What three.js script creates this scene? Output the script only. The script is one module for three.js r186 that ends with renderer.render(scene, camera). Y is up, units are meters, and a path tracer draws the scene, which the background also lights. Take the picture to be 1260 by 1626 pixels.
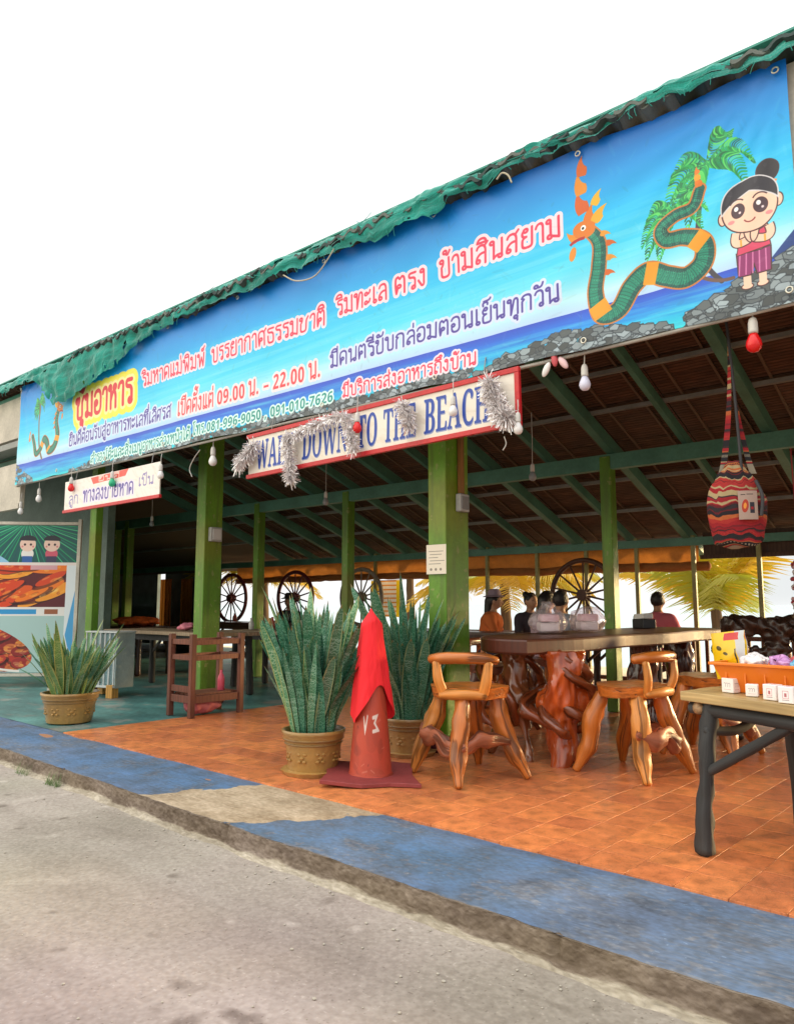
import * as THREE from 'three';
import { mergeGeometries } from 'three/addons/utils/BufferGeometryUtils.js';
import { RoundedBoxGeometry } from 'three/addons/geometries/RoundedBoxGeometry.js';
import { createNoise3D } from 'simplex-noise';

// ---------------------------------------------------------------- camera, sky, sun, exposure
const scene = new THREE.Scene();
const PW = 1260, PH = 1626, FOCAL = 1200, EYE = 1.2;
const YAW = THREE.MathUtils.degToRad(40.73), PITCH = THREE.MathUtils.degToRad(6.98);
const camera = new THREE.PerspectiveCamera(2 * Math.atan(PH / 2 / FOCAL) * 180 / Math.PI, 793 / 1024, 0.05, 6000);
camera.rotation.order = 'YXZ';
camera.position.set(0, EYE, 0);
camera.rotation.set(PITCH, YAW, 0);
scene.add(camera);

const skyNoise = createNoise3D(((a) => () => { a = (a * 16807) % 2147483647; return a / 2147483647; })(12345));
const SUN_DIR = new THREE.Vector3(0.50, 0.14, -0.85).normalize();
{
  const w = 512, h = 256, d = new Float32Array(w * h * 4);
  for (let j = 0; j < h; j++) for (let i = 0; i < w; i++) {
    const el = ((j + 0.5) / h - 0.5) * Math.PI, az = ((i + 0.5) / w) * 2 * Math.PI;
    const s = Math.max(0, Math.sin(el));
    const dx = Math.cos(az) * Math.cos(el), dy = Math.sin(el), dz = Math.sin(az) * Math.cos(el);
    let cl = 0, a = 0.5, f = 2.2; for (let o = 0; o < 5; o++) { cl += a * skyNoise(dx * f + 9, dy * f * 2.2, dz * f + o * 5); a *= 0.5; f *= 2; }
    const cloud = Math.min(1, Math.max(0, 0.5 + 1.1 * cl));
    const L = (0.88 + 1.6 * Math.pow(s, 2.5)) * (1 - 0.25 * cloud);
    // hazy low sun: broad warm aureole round the sun's place
    const k = dx * SUN_DIR.x + dy * SUN_DIR.y + dz * SUN_DIR.z, glow = el > -0.02 ? 1.4 * Math.exp((k - 1) * 5) : 0;
    d.set([L * (1 - 0.03 * cloud) + glow, L + glow * 0.86, L * (1 - 0.01 * (1 - cloud)) + glow * 0.55, 1], (j * w + i) * 4);
  }
  const t = new THREE.DataTexture(d, w, h, THREE.RGBAFormat, THREE.FloatType);
  t.mapping = THREE.EquirectangularReflectionMapping; t.magFilter = THREE.LinearFilter; t.minFilter = THREE.LinearFilter; t.needsUpdate = true;
  scene.background = t; scene.environment = t;
}
const sun = new THREE.DirectionalLight(new THREE.Color(1, 0.7, 0.34), 5);
sun.position.copy(SUN_DIR).multiplyScalar(40).add(new THREE.Vector3(-4, 0, -6));
sun.target.position.set(-4, 0, -6);
sun.shadow.radius = 14; sun.castShadow = true; sun.shadow.mapSize.set(2048, 2048);
Object.assign(sun.shadow.camera, { left: -20, right: 20, top: 20, bottom: -20, near: 1, far: 90 });
scene.add(sun, sun.target);
const renderer = new THREE.WebGLRenderer({ antialias: true });
renderer.setSize(793, 1024);
renderer.toneMapping = THREE.LinearToneMapping;
renderer.toneMappingExposure = 1.32;
renderer.shadowMap.enabled = true;

// ---------------------------------------------------------------- helpers
const V = (x, y, z) => new THREE.Vector3(x, y, z);
function rng(seed) { let a = seed | 0; return () => { a = (a + 0x6d2b79f5) | 0; let t = Math.imul(a ^ (a >>> 15), 1 | a); t = (t + Math.imul(t ^ (t >>> 7), 61 | t)) ^ t; return ((t ^ (t >>> 14)) >>> 0) / 4294967296; }; }
const n3 = createNoise3D(rng(7));
const clamp = THREE.MathUtils.clamp, lerp = THREE.MathUtils.lerp, sstep = (a, b, x) => { const t = clamp((x - a) / (b - a), 0, 1); return t * t * (3 - 2 * t); };
function fbm(x, y, z, o = 4) { let s = 0, a = 0.5, f = 1; for (let i = 0; i < o; i++) { s += a * n3(x * f, y * f, z + i * 7.3); a *= 0.5; f *= 2.03; } return s; }
const Fw = V(-Math.sin(YAW) * Math.cos(PITCH), Math.sin(PITCH), -Math.cos(YAW) * Math.cos(PITCH)), Rt = V(Math.cos(YAW), 0, -Math.sin(YAW)), Up = Rt.clone().cross(Fw);
const ray = (px, py) => Fw.clone().addScaledVector(Rt, (px - PW / 2) / FOCAL).addScaledVector(Up, -(py - PH / 2) / FOCAL);
const onY = (px, py, y) => { const d = ray(px, py); return d.multiplyScalar((y - EYE) / d.y).add(V(0, EYE, 0)); };   // where a pixel meets a horizontal plane
const onZ = (px, py, z) => { const d = ray(px, py); return d.multiplyScalar(z / d.z).add(V(0, EYE, 0)); };            // where a pixel meets a plane parallel to the facade
const used = new Map();
const numbered = (n) => { const k = used.get(n) ?? 0; used.set(n, k + 1); return k ? n + '_' + String(k).padStart(3, '0') : n; };
function tag(o, label, category, group, kind) { if (label) o.userData.label = label; if (category) o.userData.category = category; if (group) o.userData.group = group; if (kind) o.userData.kind = kind; return o; }
function thing(name, label, category, [x, y, z] = [0, 0, 0], turn = 0, group) { const o = new THREE.Group(); o.name = numbered(name); o.position.set(x, y, z); o.rotation.y = turn; scene.add(o); return tag(o, label, category, group); }
function part(name, geo, mat, parent, label) { const m = new THREE.Mesh(Array.isArray(geo) ? join(geo) : geo, mat); m.name = name; m.castShadow = m.receiveShadow = true; parent.add(m); if (label) m.userData.label = label; return m; }
function single(name, geo, mat, label, category, group) { return tag(Object.assign(part(numbered(name), geo, mat, scene)), label, category, group); }
function structure(name, geo, mat) { const m = part(name, geo, mat, scene); m.userData.kind = 'structure'; return m; }
function copy(o, [x, y, z], turn = 0, label, base) { const c = o.clone(); c.name = numbered(base ?? o.name.replace(/_\d{3}$/, '')); c.position.set(x, y, z); c.rotation.y = turn; scene.add(c); if (label) c.userData.label = label; return c; }
function join(list) {
  const keepColor = list.every((g) => g.attributes.color);
  return mergeGeometries(list.map((g) => { const q = g.index ? g.toNonIndexed() : g.clone(); for (const k of Object.keys(q.attributes)) if (!['position', 'normal', 'uv'].includes(k) && !(k === 'color' && keepColor)) q.deleteAttribute(k); if (!q.attributes.uv) q.setAttribute('uv', new THREE.BufferAttribute(new Float32Array(q.attributes.position.count * 2), 2)); return q; }));
}
// box with uv in metres; centre c, size s, optional small bevel
function box(w, h, d, x = 0, y = 0, z = 0, bevel = 0) {
  const g = bevel ? new RoundedBoxGeometry(w, h, d, 1, bevel) : new THREE.BoxGeometry(w, h, d);
  const p = g.attributes.position, n = g.attributes.normal, uv = g.attributes.uv;
  for (let i = 0; i < p.count; i++) { const ax = Math.abs(n.getX(i)), ay = Math.abs(n.getY(i)), az = Math.abs(n.getZ(i)); if (ax > ay && ax > az) uv.setXY(i, p.getZ(i), p.getY(i)); else if (ay > az) uv.setXY(i, p.getX(i), p.getZ(i)); else uv.setXY(i, p.getX(i), p.getY(i)); }
  return g.translate(x, y, z);
}
// straight bar of rectangular section between two points (w across, h upright), uv.x across, uv.y along
function bar(a, b, w, h) {
  const L = a.distanceTo(b), g = new THREE.BoxGeometry(w, L, h), p = g.attributes.position, n = g.attributes.normal, uv = g.attributes.uv;
  for (let i = 0; i < p.count; i++) uv.setXY(i, Math.abs(n.getX(i)) > 0.5 ? p.getZ(i) : p.getX(i), p.getY(i));
  const dir = b.clone().sub(a).normalize(), up0 = Math.abs(dir.y) > 0.98 ? V(0, 0, 1) : V(0, 1, 0), xx = dir.clone().cross(up0).normalize(), zz = xx.clone().cross(dir).normalize();
  return g.applyMatrix4(new THREE.Matrix4().makeBasis(xx, dir, zz)).translate((a.x + b.x) / 2, (a.y + b.y) / 2, (a.z + b.z) / 2);
}
// organic limb: tapered, slightly lumpy tube through points
function limb(pts, radii, { seg = 10, along = 14, lump = 0.08, seed = 1, flat = 1, caps = true } = {}) {
  const cur = new THREE.CatmullRomCurve3(pts, false, 'centripetal'), pos = [], uv = [], idx = [], L = cur.getLength();
  let ref = null; const R = (t) => { const k = t * (radii.length - 1), i = Math.min(radii.length - 2, Math.floor(k)), f = k - i; return lerp(radii[i], radii[i + 1], f * f * (3 - 2 * f)); };
  const rows = [];
  for (let j = 0; j <= along; j++) rows.push([j / along, 1]);
  if (caps) { rows.unshift([0, 0.55]); rows.push([1, 0.55]); rows.unshift([0, 0.001]); rows.push([1, 0.001]); }
  rows.forEach(([t, s], j) => {
    const c = cur.getPoint(t), T = cur.getTangent(t);
    if (!ref) { ref = Math.abs(T.y) > 0.9 ? V(1, 0, 0) : V(0, 1, 0); }
    const N = ref.clone().addScaledVector(T, -ref.dot(T)).normalize(); ref = N.clone(); const B = T.clone().cross(N);
    const r = R(t) * s; const push = s < 1 ? (t === 0 ? -1 : 1) * R(t) * (s < 0.5 ? 0.45 : 0.33) : 0;
    for (let i = 0; i <= seg; i++) {
      const a = (i / seg) * Math.PI * 2, rr = r * (1 + lump * n3(Math.cos(a) * 1.1 + seed * 3.1, Math.sin(a) * 1.1, t * L * 7 + seed));
      const q = c.clone().addScaledVector(N, Math.cos(a) * rr).addScaledVector(B, Math.sin(a) * rr * flat).addScaledVector(T, push);
      pos.push(q.x, q.y, q.z); uv.push((i / seg) * R(0.5) * 6.28, t * L);
    }
  });
  const nr = rows.length, w = seg + 1;
  for (let j = 0; j < nr - 1; j++) for (let i = 0; i < seg; i++) { const a = j * w + i; idx.push(a, a + 1, a + w, a + 1, a + w + 1, a + w); }
  const g = new THREE.BufferGeometry(); g.setAttribute('position', new THREE.Float32BufferAttribute(pos, 3)); g.setAttribute('uv', new THREE.Float32BufferAttribute(uv, 2)); g.setIndex(idx); g.computeVertexNormals();
  const nn = g.attributes.normal; for (let j = 0; j < nr; j++) { const a = j * w, b = a + seg, v = V(nn.getX(a) + nn.getX(b), nn.getY(a) + nn.getY(b), nn.getZ(a) + nn.getZ(b)).normalize(); nn.setXYZ(a, v.x, v.y, v.z); nn.setXYZ(b, v.x, v.y, v.z); }
  return g;
}
const wire = (pts, r = 0.004, n = 12) => new THREE.TubeGeometry(new THREE.CatmullRomCurve3(pts), n, r, 5);
// surface nets over a distance field
function sdfGeo(f, lo, hi, cell, color) {
  const nx = Math.ceil((hi[0] - lo[0]) / cell) + 1, ny = Math.ceil((hi[1] - lo[1]) / cell) + 1, nz = Math.ceil((hi[2] - lo[2]) / cell) + 1, v = new Float32Array(nx * ny * nz), id = new Int32Array(nx * ny * nz).fill(-1);
  const I = (i, j, k) => i + nx * (j + ny * k);
  for (let k = 0; k < nz; k++) for (let j = 0; j < ny; j++) for (let i = 0; i < nx; i++) v[I(i, j, k)] = f(lo[0] + i * cell, lo[1] + j * cell, lo[2] + k * cell);
  const pos = [], nor = [], uv = [], idx = [], col = [], E = [[0, 1], [0, 2], [0, 4], [1, 3], [1, 5], [2, 3], [2, 6], [3, 7], [4, 5], [4, 6], [5, 7], [6, 7]];
  const e = cell * 0.7;
  for (let k = 0; k < nz - 1; k++) for (let j = 0; j < ny - 1; j++) for (let i = 0; i < nx - 1; i++) {
    const c = []; let m = 0; for (let b = 0; b < 8; b++) { const q = v[I(i + (b & 1), j + ((b >> 1) & 1), k + (b >> 2))]; c.push(q); if (q < 0) m |= 1 << b; }
    if (m === 0 || m === 255) continue;
    let x = 0, y = 0, z = 0, n = 0;
    for (const [a, b] of E) if ((c[a] < 0) !== (c[b] < 0)) { const t = c[a] / (c[a] - c[b]); x += lerp(a & 1, b & 1, t); y += lerp((a >> 1) & 1, (b >> 1) & 1, t); z += lerp(a >> 2, b >> 2, t); n++; }
    const X = lo[0] + (i + x / n) * cell, Y = lo[1] + (j + y / n) * cell, Z = lo[2] + (k + z / n) * cell;
    id[I(i, j, k)] = pos.length / 3; pos.push(X, Y, Z); uv.push(X + Z, Y);
    const g = V(f(X + e, Y, Z) - f(X - e, Y, Z), f(X, Y + e, Z) - f(X, Y - e, Z), f(X, Y, Z + e) - f(X, Y, Z - e)).normalize(); nor.push(g.x, g.y, g.z);
    if (color) col.push(...color(X, Y, Z));
  }
  const quad = (a, b, c, d, flip) => { if (a < 0 || b < 0 || c < 0 || d < 0) return; flip ? idx.push(a, c, b, a, d, c) : idx.push(a, b, c, a, c, d); };
  for (let k = 1; k < nz - 1; k++) for (let j = 1; j < ny - 1; j++) for (let i = 1; i < nx - 1; i++) {
    const s = v[I(i, j, k)] < 0;
    if (s !== v[I(i + 1, j, k)] < 0) quad(id[I(i, j - 1, k - 1)], id[I(i, j, k - 1)], id[I(i, j, k)], id[I(i, j - 1, k)], !s);
    if (s !== v[I(i, j + 1, k)] < 0) quad(id[I(i - 1, j, k - 1)], id[I(i - 1, j, k)], id[I(i, j, k)], id[I(i, j, k - 1)], !s);
    if (s !== v[I(i, j, k + 1)] < 0) quad(id[I(i - 1, j - 1, k)], id[I(i, j - 1, k)], id[I(i, j, k)], id[I(i - 1, j, k)], !s);
  }
  const g = new THREE.BufferGeometry(); g.setAttribute('position', new THREE.Float32BufferAttribute(pos, 3)); g.setAttribute('normal', new THREE.Float32BufferAttribute(nor, 3)); g.setAttribute('uv', new THREE.Float32BufferAttribute(uv, 2));
  if (color) g.setAttribute('color', new THREE.Float32BufferAttribute(col, 3)); g.setIndex(idx); return g;
}
function cap(ax, ay, az, bx, by, bz, ra, rb) { const dx = bx - ax, dy = by - ay, dz = bz - az, q = 1 / (dx * dx + dy * dy + dz * dz); return (x, y, z) => { const t = clamp(((x - ax) * dx + (y - ay) * dy + (z - az) * dz) * q, 0, 1); return Math.hypot(x - ax - dx * t, y - ay - dy * t, z - az - dz * t) - lerp(ra, rb, t); }; }
const ell = (cx, cy, cz, rx, ry, rz) => (x, y, z) => { const k = Math.hypot((x - cx) / rx, (y - cy) / ry, (z - cz) / rz); return (k - 1) * Math.min(rx, ry, rz); };
const smin = (a, b, k) => { const h = Math.max(k - Math.abs(a - b), 0) / k; return Math.min(a, b) - h * h * k * 0.25; };
const blend = (list, k) => (x, y, z) => { let d = 9; for (const f of list) d = smin(d, f(x, y, z), k); return d; };
// ---------------------------------------------------------------- textures and materials
function tex(w, h, fn, rep, srgb = true) {
  const d = new Uint8Array(w * h * 4);
  for (let j = 0; j < h; j++) for (let i = 0; i < w; i++) { const c = fn(i / w, j / h); d.set([clamp(c[0], 0, 255), clamp(c[1], 0, 255), clamp(c[2], 0, 255), 255], (j * w + i) * 4); }
  const t = new THREE.DataTexture(d, w, h); t.wrapS = t.wrapT = THREE.RepeatWrapping; t.magFilter = t.minFilter = THREE.LinearFilter; if (srgb) t.colorSpace = THREE.SRGBColorSpace; if (rep) t.repeat.set(rep[0], rep[1]); t.needsUpdate = true; return t;
}
function canvasTex(w, h, draw) { const c = document.createElement('canvas'); c.width = w; c.height = h; draw(c.getContext('2d'), w, h); const t = new THREE.CanvasTexture(c); t.colorSpace = THREE.SRGBColorSpace; t.magFilter = t.minFilter = THREE.LinearFilter; return t; }
const hash2 = (i, j, s) => { let h = (i * 374761393 + j * 668265263 + s * 974634777) | 0; h = Math.imul(h ^ (h >>> 13), 1274126177); return ((h ^ (h >>> 16)) >>> 0) / 4294967296; };
function vn(x, y, P, Q, s) { const i = Math.floor(x), j = Math.floor(y), u = x - i, v = y - j, a = u * u * (3 - 2 * u), b = v * v * (3 - 2 * v), m = (k, n) => ((k % n) + n) % n; return lerp(lerp(hash2(m(i, P), m(j, Q), s), hash2(m(i + 1, P), m(j, Q), s), a), lerp(hash2(m(i, P), m(j + 1, Q), s), hash2(m(i + 1, P), m(j + 1, Q), s), a), b); }
function pf(u, v, P, Q, s, o = 4) { let r = 0, a = 0.5, n = 0; for (let k = 0; k < o; k++) { r += a * vn(u * P, v * Q, P, Q, s + k); n += a; a *= 0.5; P *= 2; Q *= 2; } return r / n; }   // tileable, 0..1
const lin = (r, g, b) => new THREE.Color().setRGB(r, g, b);
const mat = (c, roughness = 0.7, o = {}) => new THREE.MeshStandardMaterial({ color: Array.isArray(c) ? lin(...c) : new THREE.Color(c), roughness, side: THREE.DoubleSide, ...o });
const phys = (c, roughness = 0.7, o = {}) => new THREE.MeshPhysicalMaterial({ color: Array.isArray(c) ? lin(...c) : new THREE.Color(c), roughness, side: THREE.DoubleSide, ...o });
const grainTex = tex(256, 512, (u, v) => { const w = pf(u, v, 5, 3, 3, 3) * 0.35, s = pf(u + w * 0.15, v, 40, 2, 11, 3), b = pf(u, v, 3, 4, 5, 3), k = 150 + 80 * s + 50 * (b - 0.5); return [k + 12, k, k - 12]; }, [2.5, 1.2]);
const grainBump = tex(256, 512, (u, v) => { const w = pf(u, v, 5, 3, 3, 3) * 0.35, s = pf(u + w * 0.15, v, 40, 2, 11, 3); return [255 * s, 255 * s, 255 * s]; }, [2.5, 1.2], false);
const mottle = tex(256, 256, (u, v) => { const k = 226 + 46 * (pf(u, v, 4, 4, 21, 5) - 0.5) + 24 * (pf(u, v, 40, 40, 25, 2) - 0.5); return [k, k, k]; }, [1.3, 1.3]);
const mottleBump = tex(256, 256, (u, v) => { const k = 255 * pf(u, v, 24, 24, 31, 4); return [k, k, k]; }, [2, 2], false);
const logTex = tex(256, 1024, (u, v) => { const w = pf(u, v, 4, 5, 903, 3) * 0.5, s = pf(u + w * 0.2, v, 28, 3, 911, 4), b = pf(u, v, 3, 6, 917, 4), cr = pf(u + w * 0.12, v, 22, 3, 931, 3), kn = pf(u, v, 4, 10, 941, 2); let k = 0.55 + 0.75 * s * 0.7 + 0.55 * (b - 0.5); k = 0.3 + 0.7 * k; k *= 1 - 0.35 * (1 - sstep(0.22, 0.3, cr)); if (kn > 0.8) k *= 1 - 0.3 * sstep(0.8, 0.86, kn); return [238 * k, 226 * k, 204 * k]; }, [2.2, 1.0]);
const logBump = tex(256, 1024, (u, v) => { const w = pf(u, v, 4, 5, 903, 3) * 0.5, s = pf(u + w * 0.2, v, 28, 3, 911, 4), cr = pf(u + w * 0.12, v, 22, 3, 931, 3), k = 255 * (0.5 + 0.5 * s) * (1 - 0.7 * (1 - sstep(0.22, 0.3, cr))); return [k, k, k]; }, [2.2, 1.0], false);
const logWood = (c, r = 0.5, o = {}) => phys(c, r, { map: logTex, bumpMap: logBump, bumpScale: 0.007, ...o });
const wood = (c, r = 0.5, o = {}) => phys(c, r, { map: grainTex, bumpMap: grainBump, bumpScale: 0.0015, ...o });
const paint = (c, r = 0.55, o = {}) => mat(c, r, { map: mottle, bumpMap: mottleBump, bumpScale: 0.0012, ...o });
// ---------------------------------------------------------------- ground: road, kerb, walkway, floors, beach, sea
const kerbPts = [[-30, -3.6], [-14, -2.92], [-9.2, -2.7], [-6.24, -2.557], [-3.17, -2.432], [-1.84, -2.394], [-0.62, -2.372], [3, -2.33], [12, -2.2]];
const kerbZ = (x) => { let i = 0; while (i < kerbPts.length - 2 && x > kerbPts[i + 1][0]) i++; const [a, b] = [kerbPts[i], kerbPts[i + 1]]; return lerp(a[1], b[1], (x - a[0]) / (b[0] - a[0])) + 0.012 * n3(x * 1.3, 0, 4) + 0.006 * n3(x * 7, 3, 4); };
const tileZ = (x) => -3.045 + 0.025 * (x + 0.8);
const FLOOR = 0.1;
{
  const roadTex = tex(2048, 2048, (u, v) => {
    const big = pf(u, v, 3, 3, 101, 5), mid = pf(u, v, 14, 14, 107, 4), fine = pf(u, v, 560, 560, 113, 2), pink = pf(u, v, 5, 4, 121, 4), streak = pf(u, v, 6, 44, 131, 4);
    let k = 146 + 28 * (big - 0.5) + 14 * (mid - 0.5) + 28 * (fine - 0.5) + 32 * (streak - 0.5);
    const spot = pf(u, v, 60, 60, 141, 2); if (spot > 0.8) k += (spot - 0.8) * 160; if (spot < 0.2) k -= (0.2 - spot) * 260;
    const stain = sstep(0.58, 0.72, pf(u, v, 7, 7, 151, 5)); k -= stain * 8;
    { const oil = sstep(0.66, 0.74, pf(u, v, 11, 11, 181, 3)), pale = sstep(0.68, 0.76, pf(u, v, 13, 9, 191, 4)); k += pale * 12 - oil * 9; } const speck = vn(u * 900, v * 900, 900, 900, 171); if (speck > 0.93) k += 20; else if (speck < 0.06) k -= 28;
    return [k + 9 + 10 * (pink - 0.5), k - 2 - 4 * (pink - 0.5), k - 12 + 12 * (pink - 0.5)];
  }, [1 / 8, 1 / 8]);
  const roadBump = tex(1024, 1024, (u, v) => { let k = 120 + 130 * (pf(u, v, 260, 260, 113, 2) - 0.5) + 70 * (pf(u, v, 30, 30, 117, 4) - 0.5) + 60 * (pf(u, v, 8, 8, 118, 3) - 0.5); return [k, k, k]; }, [1 / 4, 1 / 4], false);
  const g = new THREE.PlaneGeometry(3000, 1500, 2, 2).rotateX(-Math.PI / 2).translate(0, 0, 750 - 9.9), p = g.attributes.position, uv = g.attributes.uv;
  for (let i = 0; i < p.count; i++) uv.setXY(i, p.getX(i) + 0.6, p.getZ(i) + 3.1);
  structure('road', g, mat([1, 1, 1], 0.9, { map: roadTex, bumpMap: roadBump, bumpScale: 0.005 }));

  // walkway: worn blue paint over concrete
  const pc = [onY(318, 1262, FLOOR), onY(525, 1287, FLOOR), onY(405, 1300, FLOOR)];
  const x0 = -7.5, LX = 8;
  const walkTex = tex(2048, 256, (u, v) => {
    const x = x0 + u * LX, s = v, zz = s * 0.62;
    const wear = pf(u, v, 16, 2, 201, 5), w2 = pf(u, v, 60, 6, 211, 4), fine = pf(u, v, 420, 50, 221, 2), scr = pf(u, v, 24, 24, 231, 4), dirt = pf(u, v, 9, 2, 235, 4);
    // bare cement patch
    const cx = (pc[0].x + pc[1].x) / 2 - 0.02, half = (pc[1].x - pc[0].x) / 2 + 0.06, edge = fbm(x * 3.1, zz * 4, 3, 4) * 0.3 + fbm(x * 11, zz * 13, 9, 2) * 0.06;
    const e1 = (Math.abs(x - cx - (s - 0.5) * 0.42) / half) + edge - (s - 0.45) * 0.25;
    const patch = 1 - sstep(0.94, 0.985, e1);
    const rightWear = sstep(-3.0, -1.2, x) * (1 - 0.6 * sstep(-0.9, -0.3, x)) * 0.16;
    const chip = pf(u, v, 230, 26, 251, 3), scratch = pf(u, v, 14, 60, 261, 3), film = 0.62 + 0.38 * sstep(0.3 + rightWear, 0.6 + rightWear, wear * 0.6 + w2 * 0.4), bare = wear * 0.34 + w2 * 0.28 + chip * 0.3 + scratch * 0.12 - rightWear * 0.45 - (s < 0.03 ? 0.06 : 0), blue = sstep(0.395, 0.425, bare) * film * (1 - patch);
    const c = 128 + 60 * (w2 - 0.5) + 40 * (fine - 0.5), con = patch > 0.5 ? [c + 42, c + 22, c - 4] : [c - 26, c - 18, c - 4];
    const b = 0.86 + 0.35 * (w2 - 0.5) + 0.22 * (fine - 0.5), bl = [66 * b + 34 * dirt, 102 * b + 12, 164 * b - 20 * dirt];
    const m = blue * (0.72 + 0.28 * fine), o = [0, 1, 2].map((i) => lerp(con[i], bl[i], m));
    if (vn(u * 700, v * 90, 700, 90, 241) > 0.965) for (let i = 0; i < 3; i++) o[i] += 40;
    return o;
  });
  const N = 1600, X0 = -30, X1 = 10, top = [], tuv = [], ti = [], kp = [], ku = [], ki = [];
  const prof = [[0, 0], [0.005, -0.0008], [0.008, -0.004], [0.009, -0.03], [0.01, -0.065], [0.013, -0.088], [0.03, -0.0965], [0.06, -0.104]];
  for (let i = 0; i <= N; i++) {
    const x = X0 + (X1 - X0) * i / N, kz = kerbZ(x), tz = tileZ(x) - 0.02;
    for (let j = 0; j <= 4; j++) { top.push(x, FLOOR + 0.003 * n3(x * 2, j, 8), lerp(kz - 0.012, tz, j / 4)); tuv.push((x - x0) / LX, clamp(j / 4, 0.004, 0.996)); }
    prof.forEach(([dz, dy], j) => { const ch = j > 0 && j < 5 ? (Math.abs((((x + 40.3) % 1.9) + 1.9) % 1.9 - 0.95) < 0.014 ? 0.022 : 0) + 0.012 * Math.max(0, n3(x * 5.2, j * 0.5, 2) - 0.2) + 0.003 * n3(x * 22, j * 0.7, 5) : 0; const sm = j > 4 ? 0.014 * n3(x * 2.4, j * 0.3, 12) : 0; kp.push(x, FLOOR + 0.001 + dy - (j === 2 ? ch * 0.5 : 0) + (j === 5 || j === 6 ? 0.012 * Math.max(0, n3(x * 3, 1, 9)) : 0), kz - 0.014 + dz - ch + sm); ku.push(x, j * 0.035); });
  }
  for (let i = 0; i < N; i++) { for (let j = 0; j < 4; j++) { const a = i * 5 + j; ti.push(a, a + 5, a + 1, a + 1, a + 5, a + 6); } for (let j = 0; j < 7; j++) { const a = i * 8 + j; ki.push(a, a + 1, a + 8, a + 1, a + 9, a + 8); } }
  const mk = (p, u, ix) => { const q = new THREE.BufferGeometry(); q.setAttribute('position', new THREE.Float32BufferAttribute(p, 3)); q.setAttribute('uv', new THREE.Float32BufferAttribute(u, 2)); q.setIndex(ix); q.computeVertexNormals(); return q; };
  structure('walkway', mk(top, tuv, ti), mat([1, 1, 1], 0.72, { map: walkTex, bumpMap: mottleBump, bumpScale: 0.004 }));
  const kerbTex = tex(1024, 128, (u, v) => { const m = pf(u, v, 24, 3, 301, 5), f = pf(u, v, 200, 24, 311, 2), moss = pf(u, v, 12, 2, 321, 4), h = v; const smear = sstep(0.56, 0.64, h + 0.25 * (pf(u, v, 30, 3, 331, 4) - 0.5)); let k = 112 + 50 * (m - 0.5) + 50 * (f - 0.5); const a = [k + 2, k - 12, k - 30 + 10 * moss], b = [k + 58, k + 48, k + 30]; return [0, 1, 2].map((i) => lerp(a[i], b[i], smear * 0.8)); }, [1 / 5, 3.4]);
  structure('kerb', mk(kp, ku, ki), mat([1, 1, 1], 0.95, { map: kerbTex, bumpMap: mottleBump, bumpScale: 0.008 }));

  // floor slab below tiles, teal painted floor
  structure('floor_slab', box(48, 0.09, 7.3, -12, FLOOR - 0.047, -6.62), mat([0.34, 0.16, 0.08], 0.9));
  { const gs = new THREE.Shape([[-6.5, -tileZ(-6.5) + 0.02], [-6.5, 9.9], [9, 9.9], [9, -tileZ(9) + 0.02]].map(([a, b]) => new THREE.Vector2(a, b))); structure('floor_grout', new THREE.ShapeGeometry(gs).rotateX(-Math.PI / 2).translate(0, FLOOR + 0.0072, 0), mat([0.4, 0.2, 0.1], 0.9)); }
  const tealTex = tex(512, 512, (u, v) => { const w = pf(u, v, 5, 9, 401, 5), f = pf(u, v, 80, 80, 411, 2), s = sstep(0.6, 0.75, pf(u, v, 7, 11, 421, 4)); const k = 0.85 + 0.5 * (w - 0.5) + 0.2 * (f - 0.5); return [92 * k + s * 50, 150 * k + s * 10, 148 * k + s * 6]; }, [1 / 2.5, 1 / 2.5]);
  const bx = -6.52, sh = new THREE.Shape([[bx, -tileZ(bx) + 0.01], [bx, 9.9], [-34, 9.9], [-34, -tileZ(-34) + 0.01]].map(([a, b]) => new THREE.Vector2(a, b)));
  structure('teal_floor', new THREE.ShapeGeometry(sh).rotateX(-Math.PI / 2).translate(0, FLOOR + 0.004, 0), mat([1, 1, 1], 0.45, { map: tealTex, bumpMap: mottleBump, bumpScale: 0.002 }));

  // orange floor tiles, each one a piece
  const tileTex = (s, hue) => tex(192, 192, (u, v) => { const a = pf(u, v, 4, 4, s, 5), b = Math.abs(pf(u, v, 5, 5, s + 9, 4) - 0.5) * 2, f = pf(u, v, 60, 60, s + 17, 2); const k = 1.0 + 0.34 * (a - 0.5) - 0.1 * sstep(0.0, 0.12, 0.12 - b) + 0.14 * (f - 0.5); return [(200 + hue) * k, (120 + hue * 0.8) * k, (74 + hue * 0.3) * k]; });
  const tm = [[11, 0], [12, 10], [13, -12], [14, 4], [15, -6], [16, 14]].map(([s, h]) => mat([1, 1, 1], 0.3, { map: tileTex(500 + s * 20, h), bumpMap: mottleBump, bumpScale: 0.0012 }));
  const floor = new THREE.Group(); floor.name = 'tile_floor'; floor.userData.kind = 'structure'; floor.position.set(-0.8, FLOOR, -3.05); floor.rotation.y = Math.atan(-0.025); scene.add(floor);
  const T = 0.205, tg = [0, 1, 2].map((k) => { const q = new RoundedBoxGeometry(T - 0.0028, 0.012, T - 0.0028, 1, 0.0009); const uv = q.attributes.uv, pp = q.attributes.position; for (let i = 0; i < pp.count; i++) { let a = pp.getX(i) / T + 0.5, b = pp.getZ(i) / T + 0.5; if (k === 1) [a, b] = [b, 1 - a]; if (k === 2) [a, b] = [1 - a, 1 - b]; uv.setXY(i, a, b); } return q; });
  const spots = [];
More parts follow.
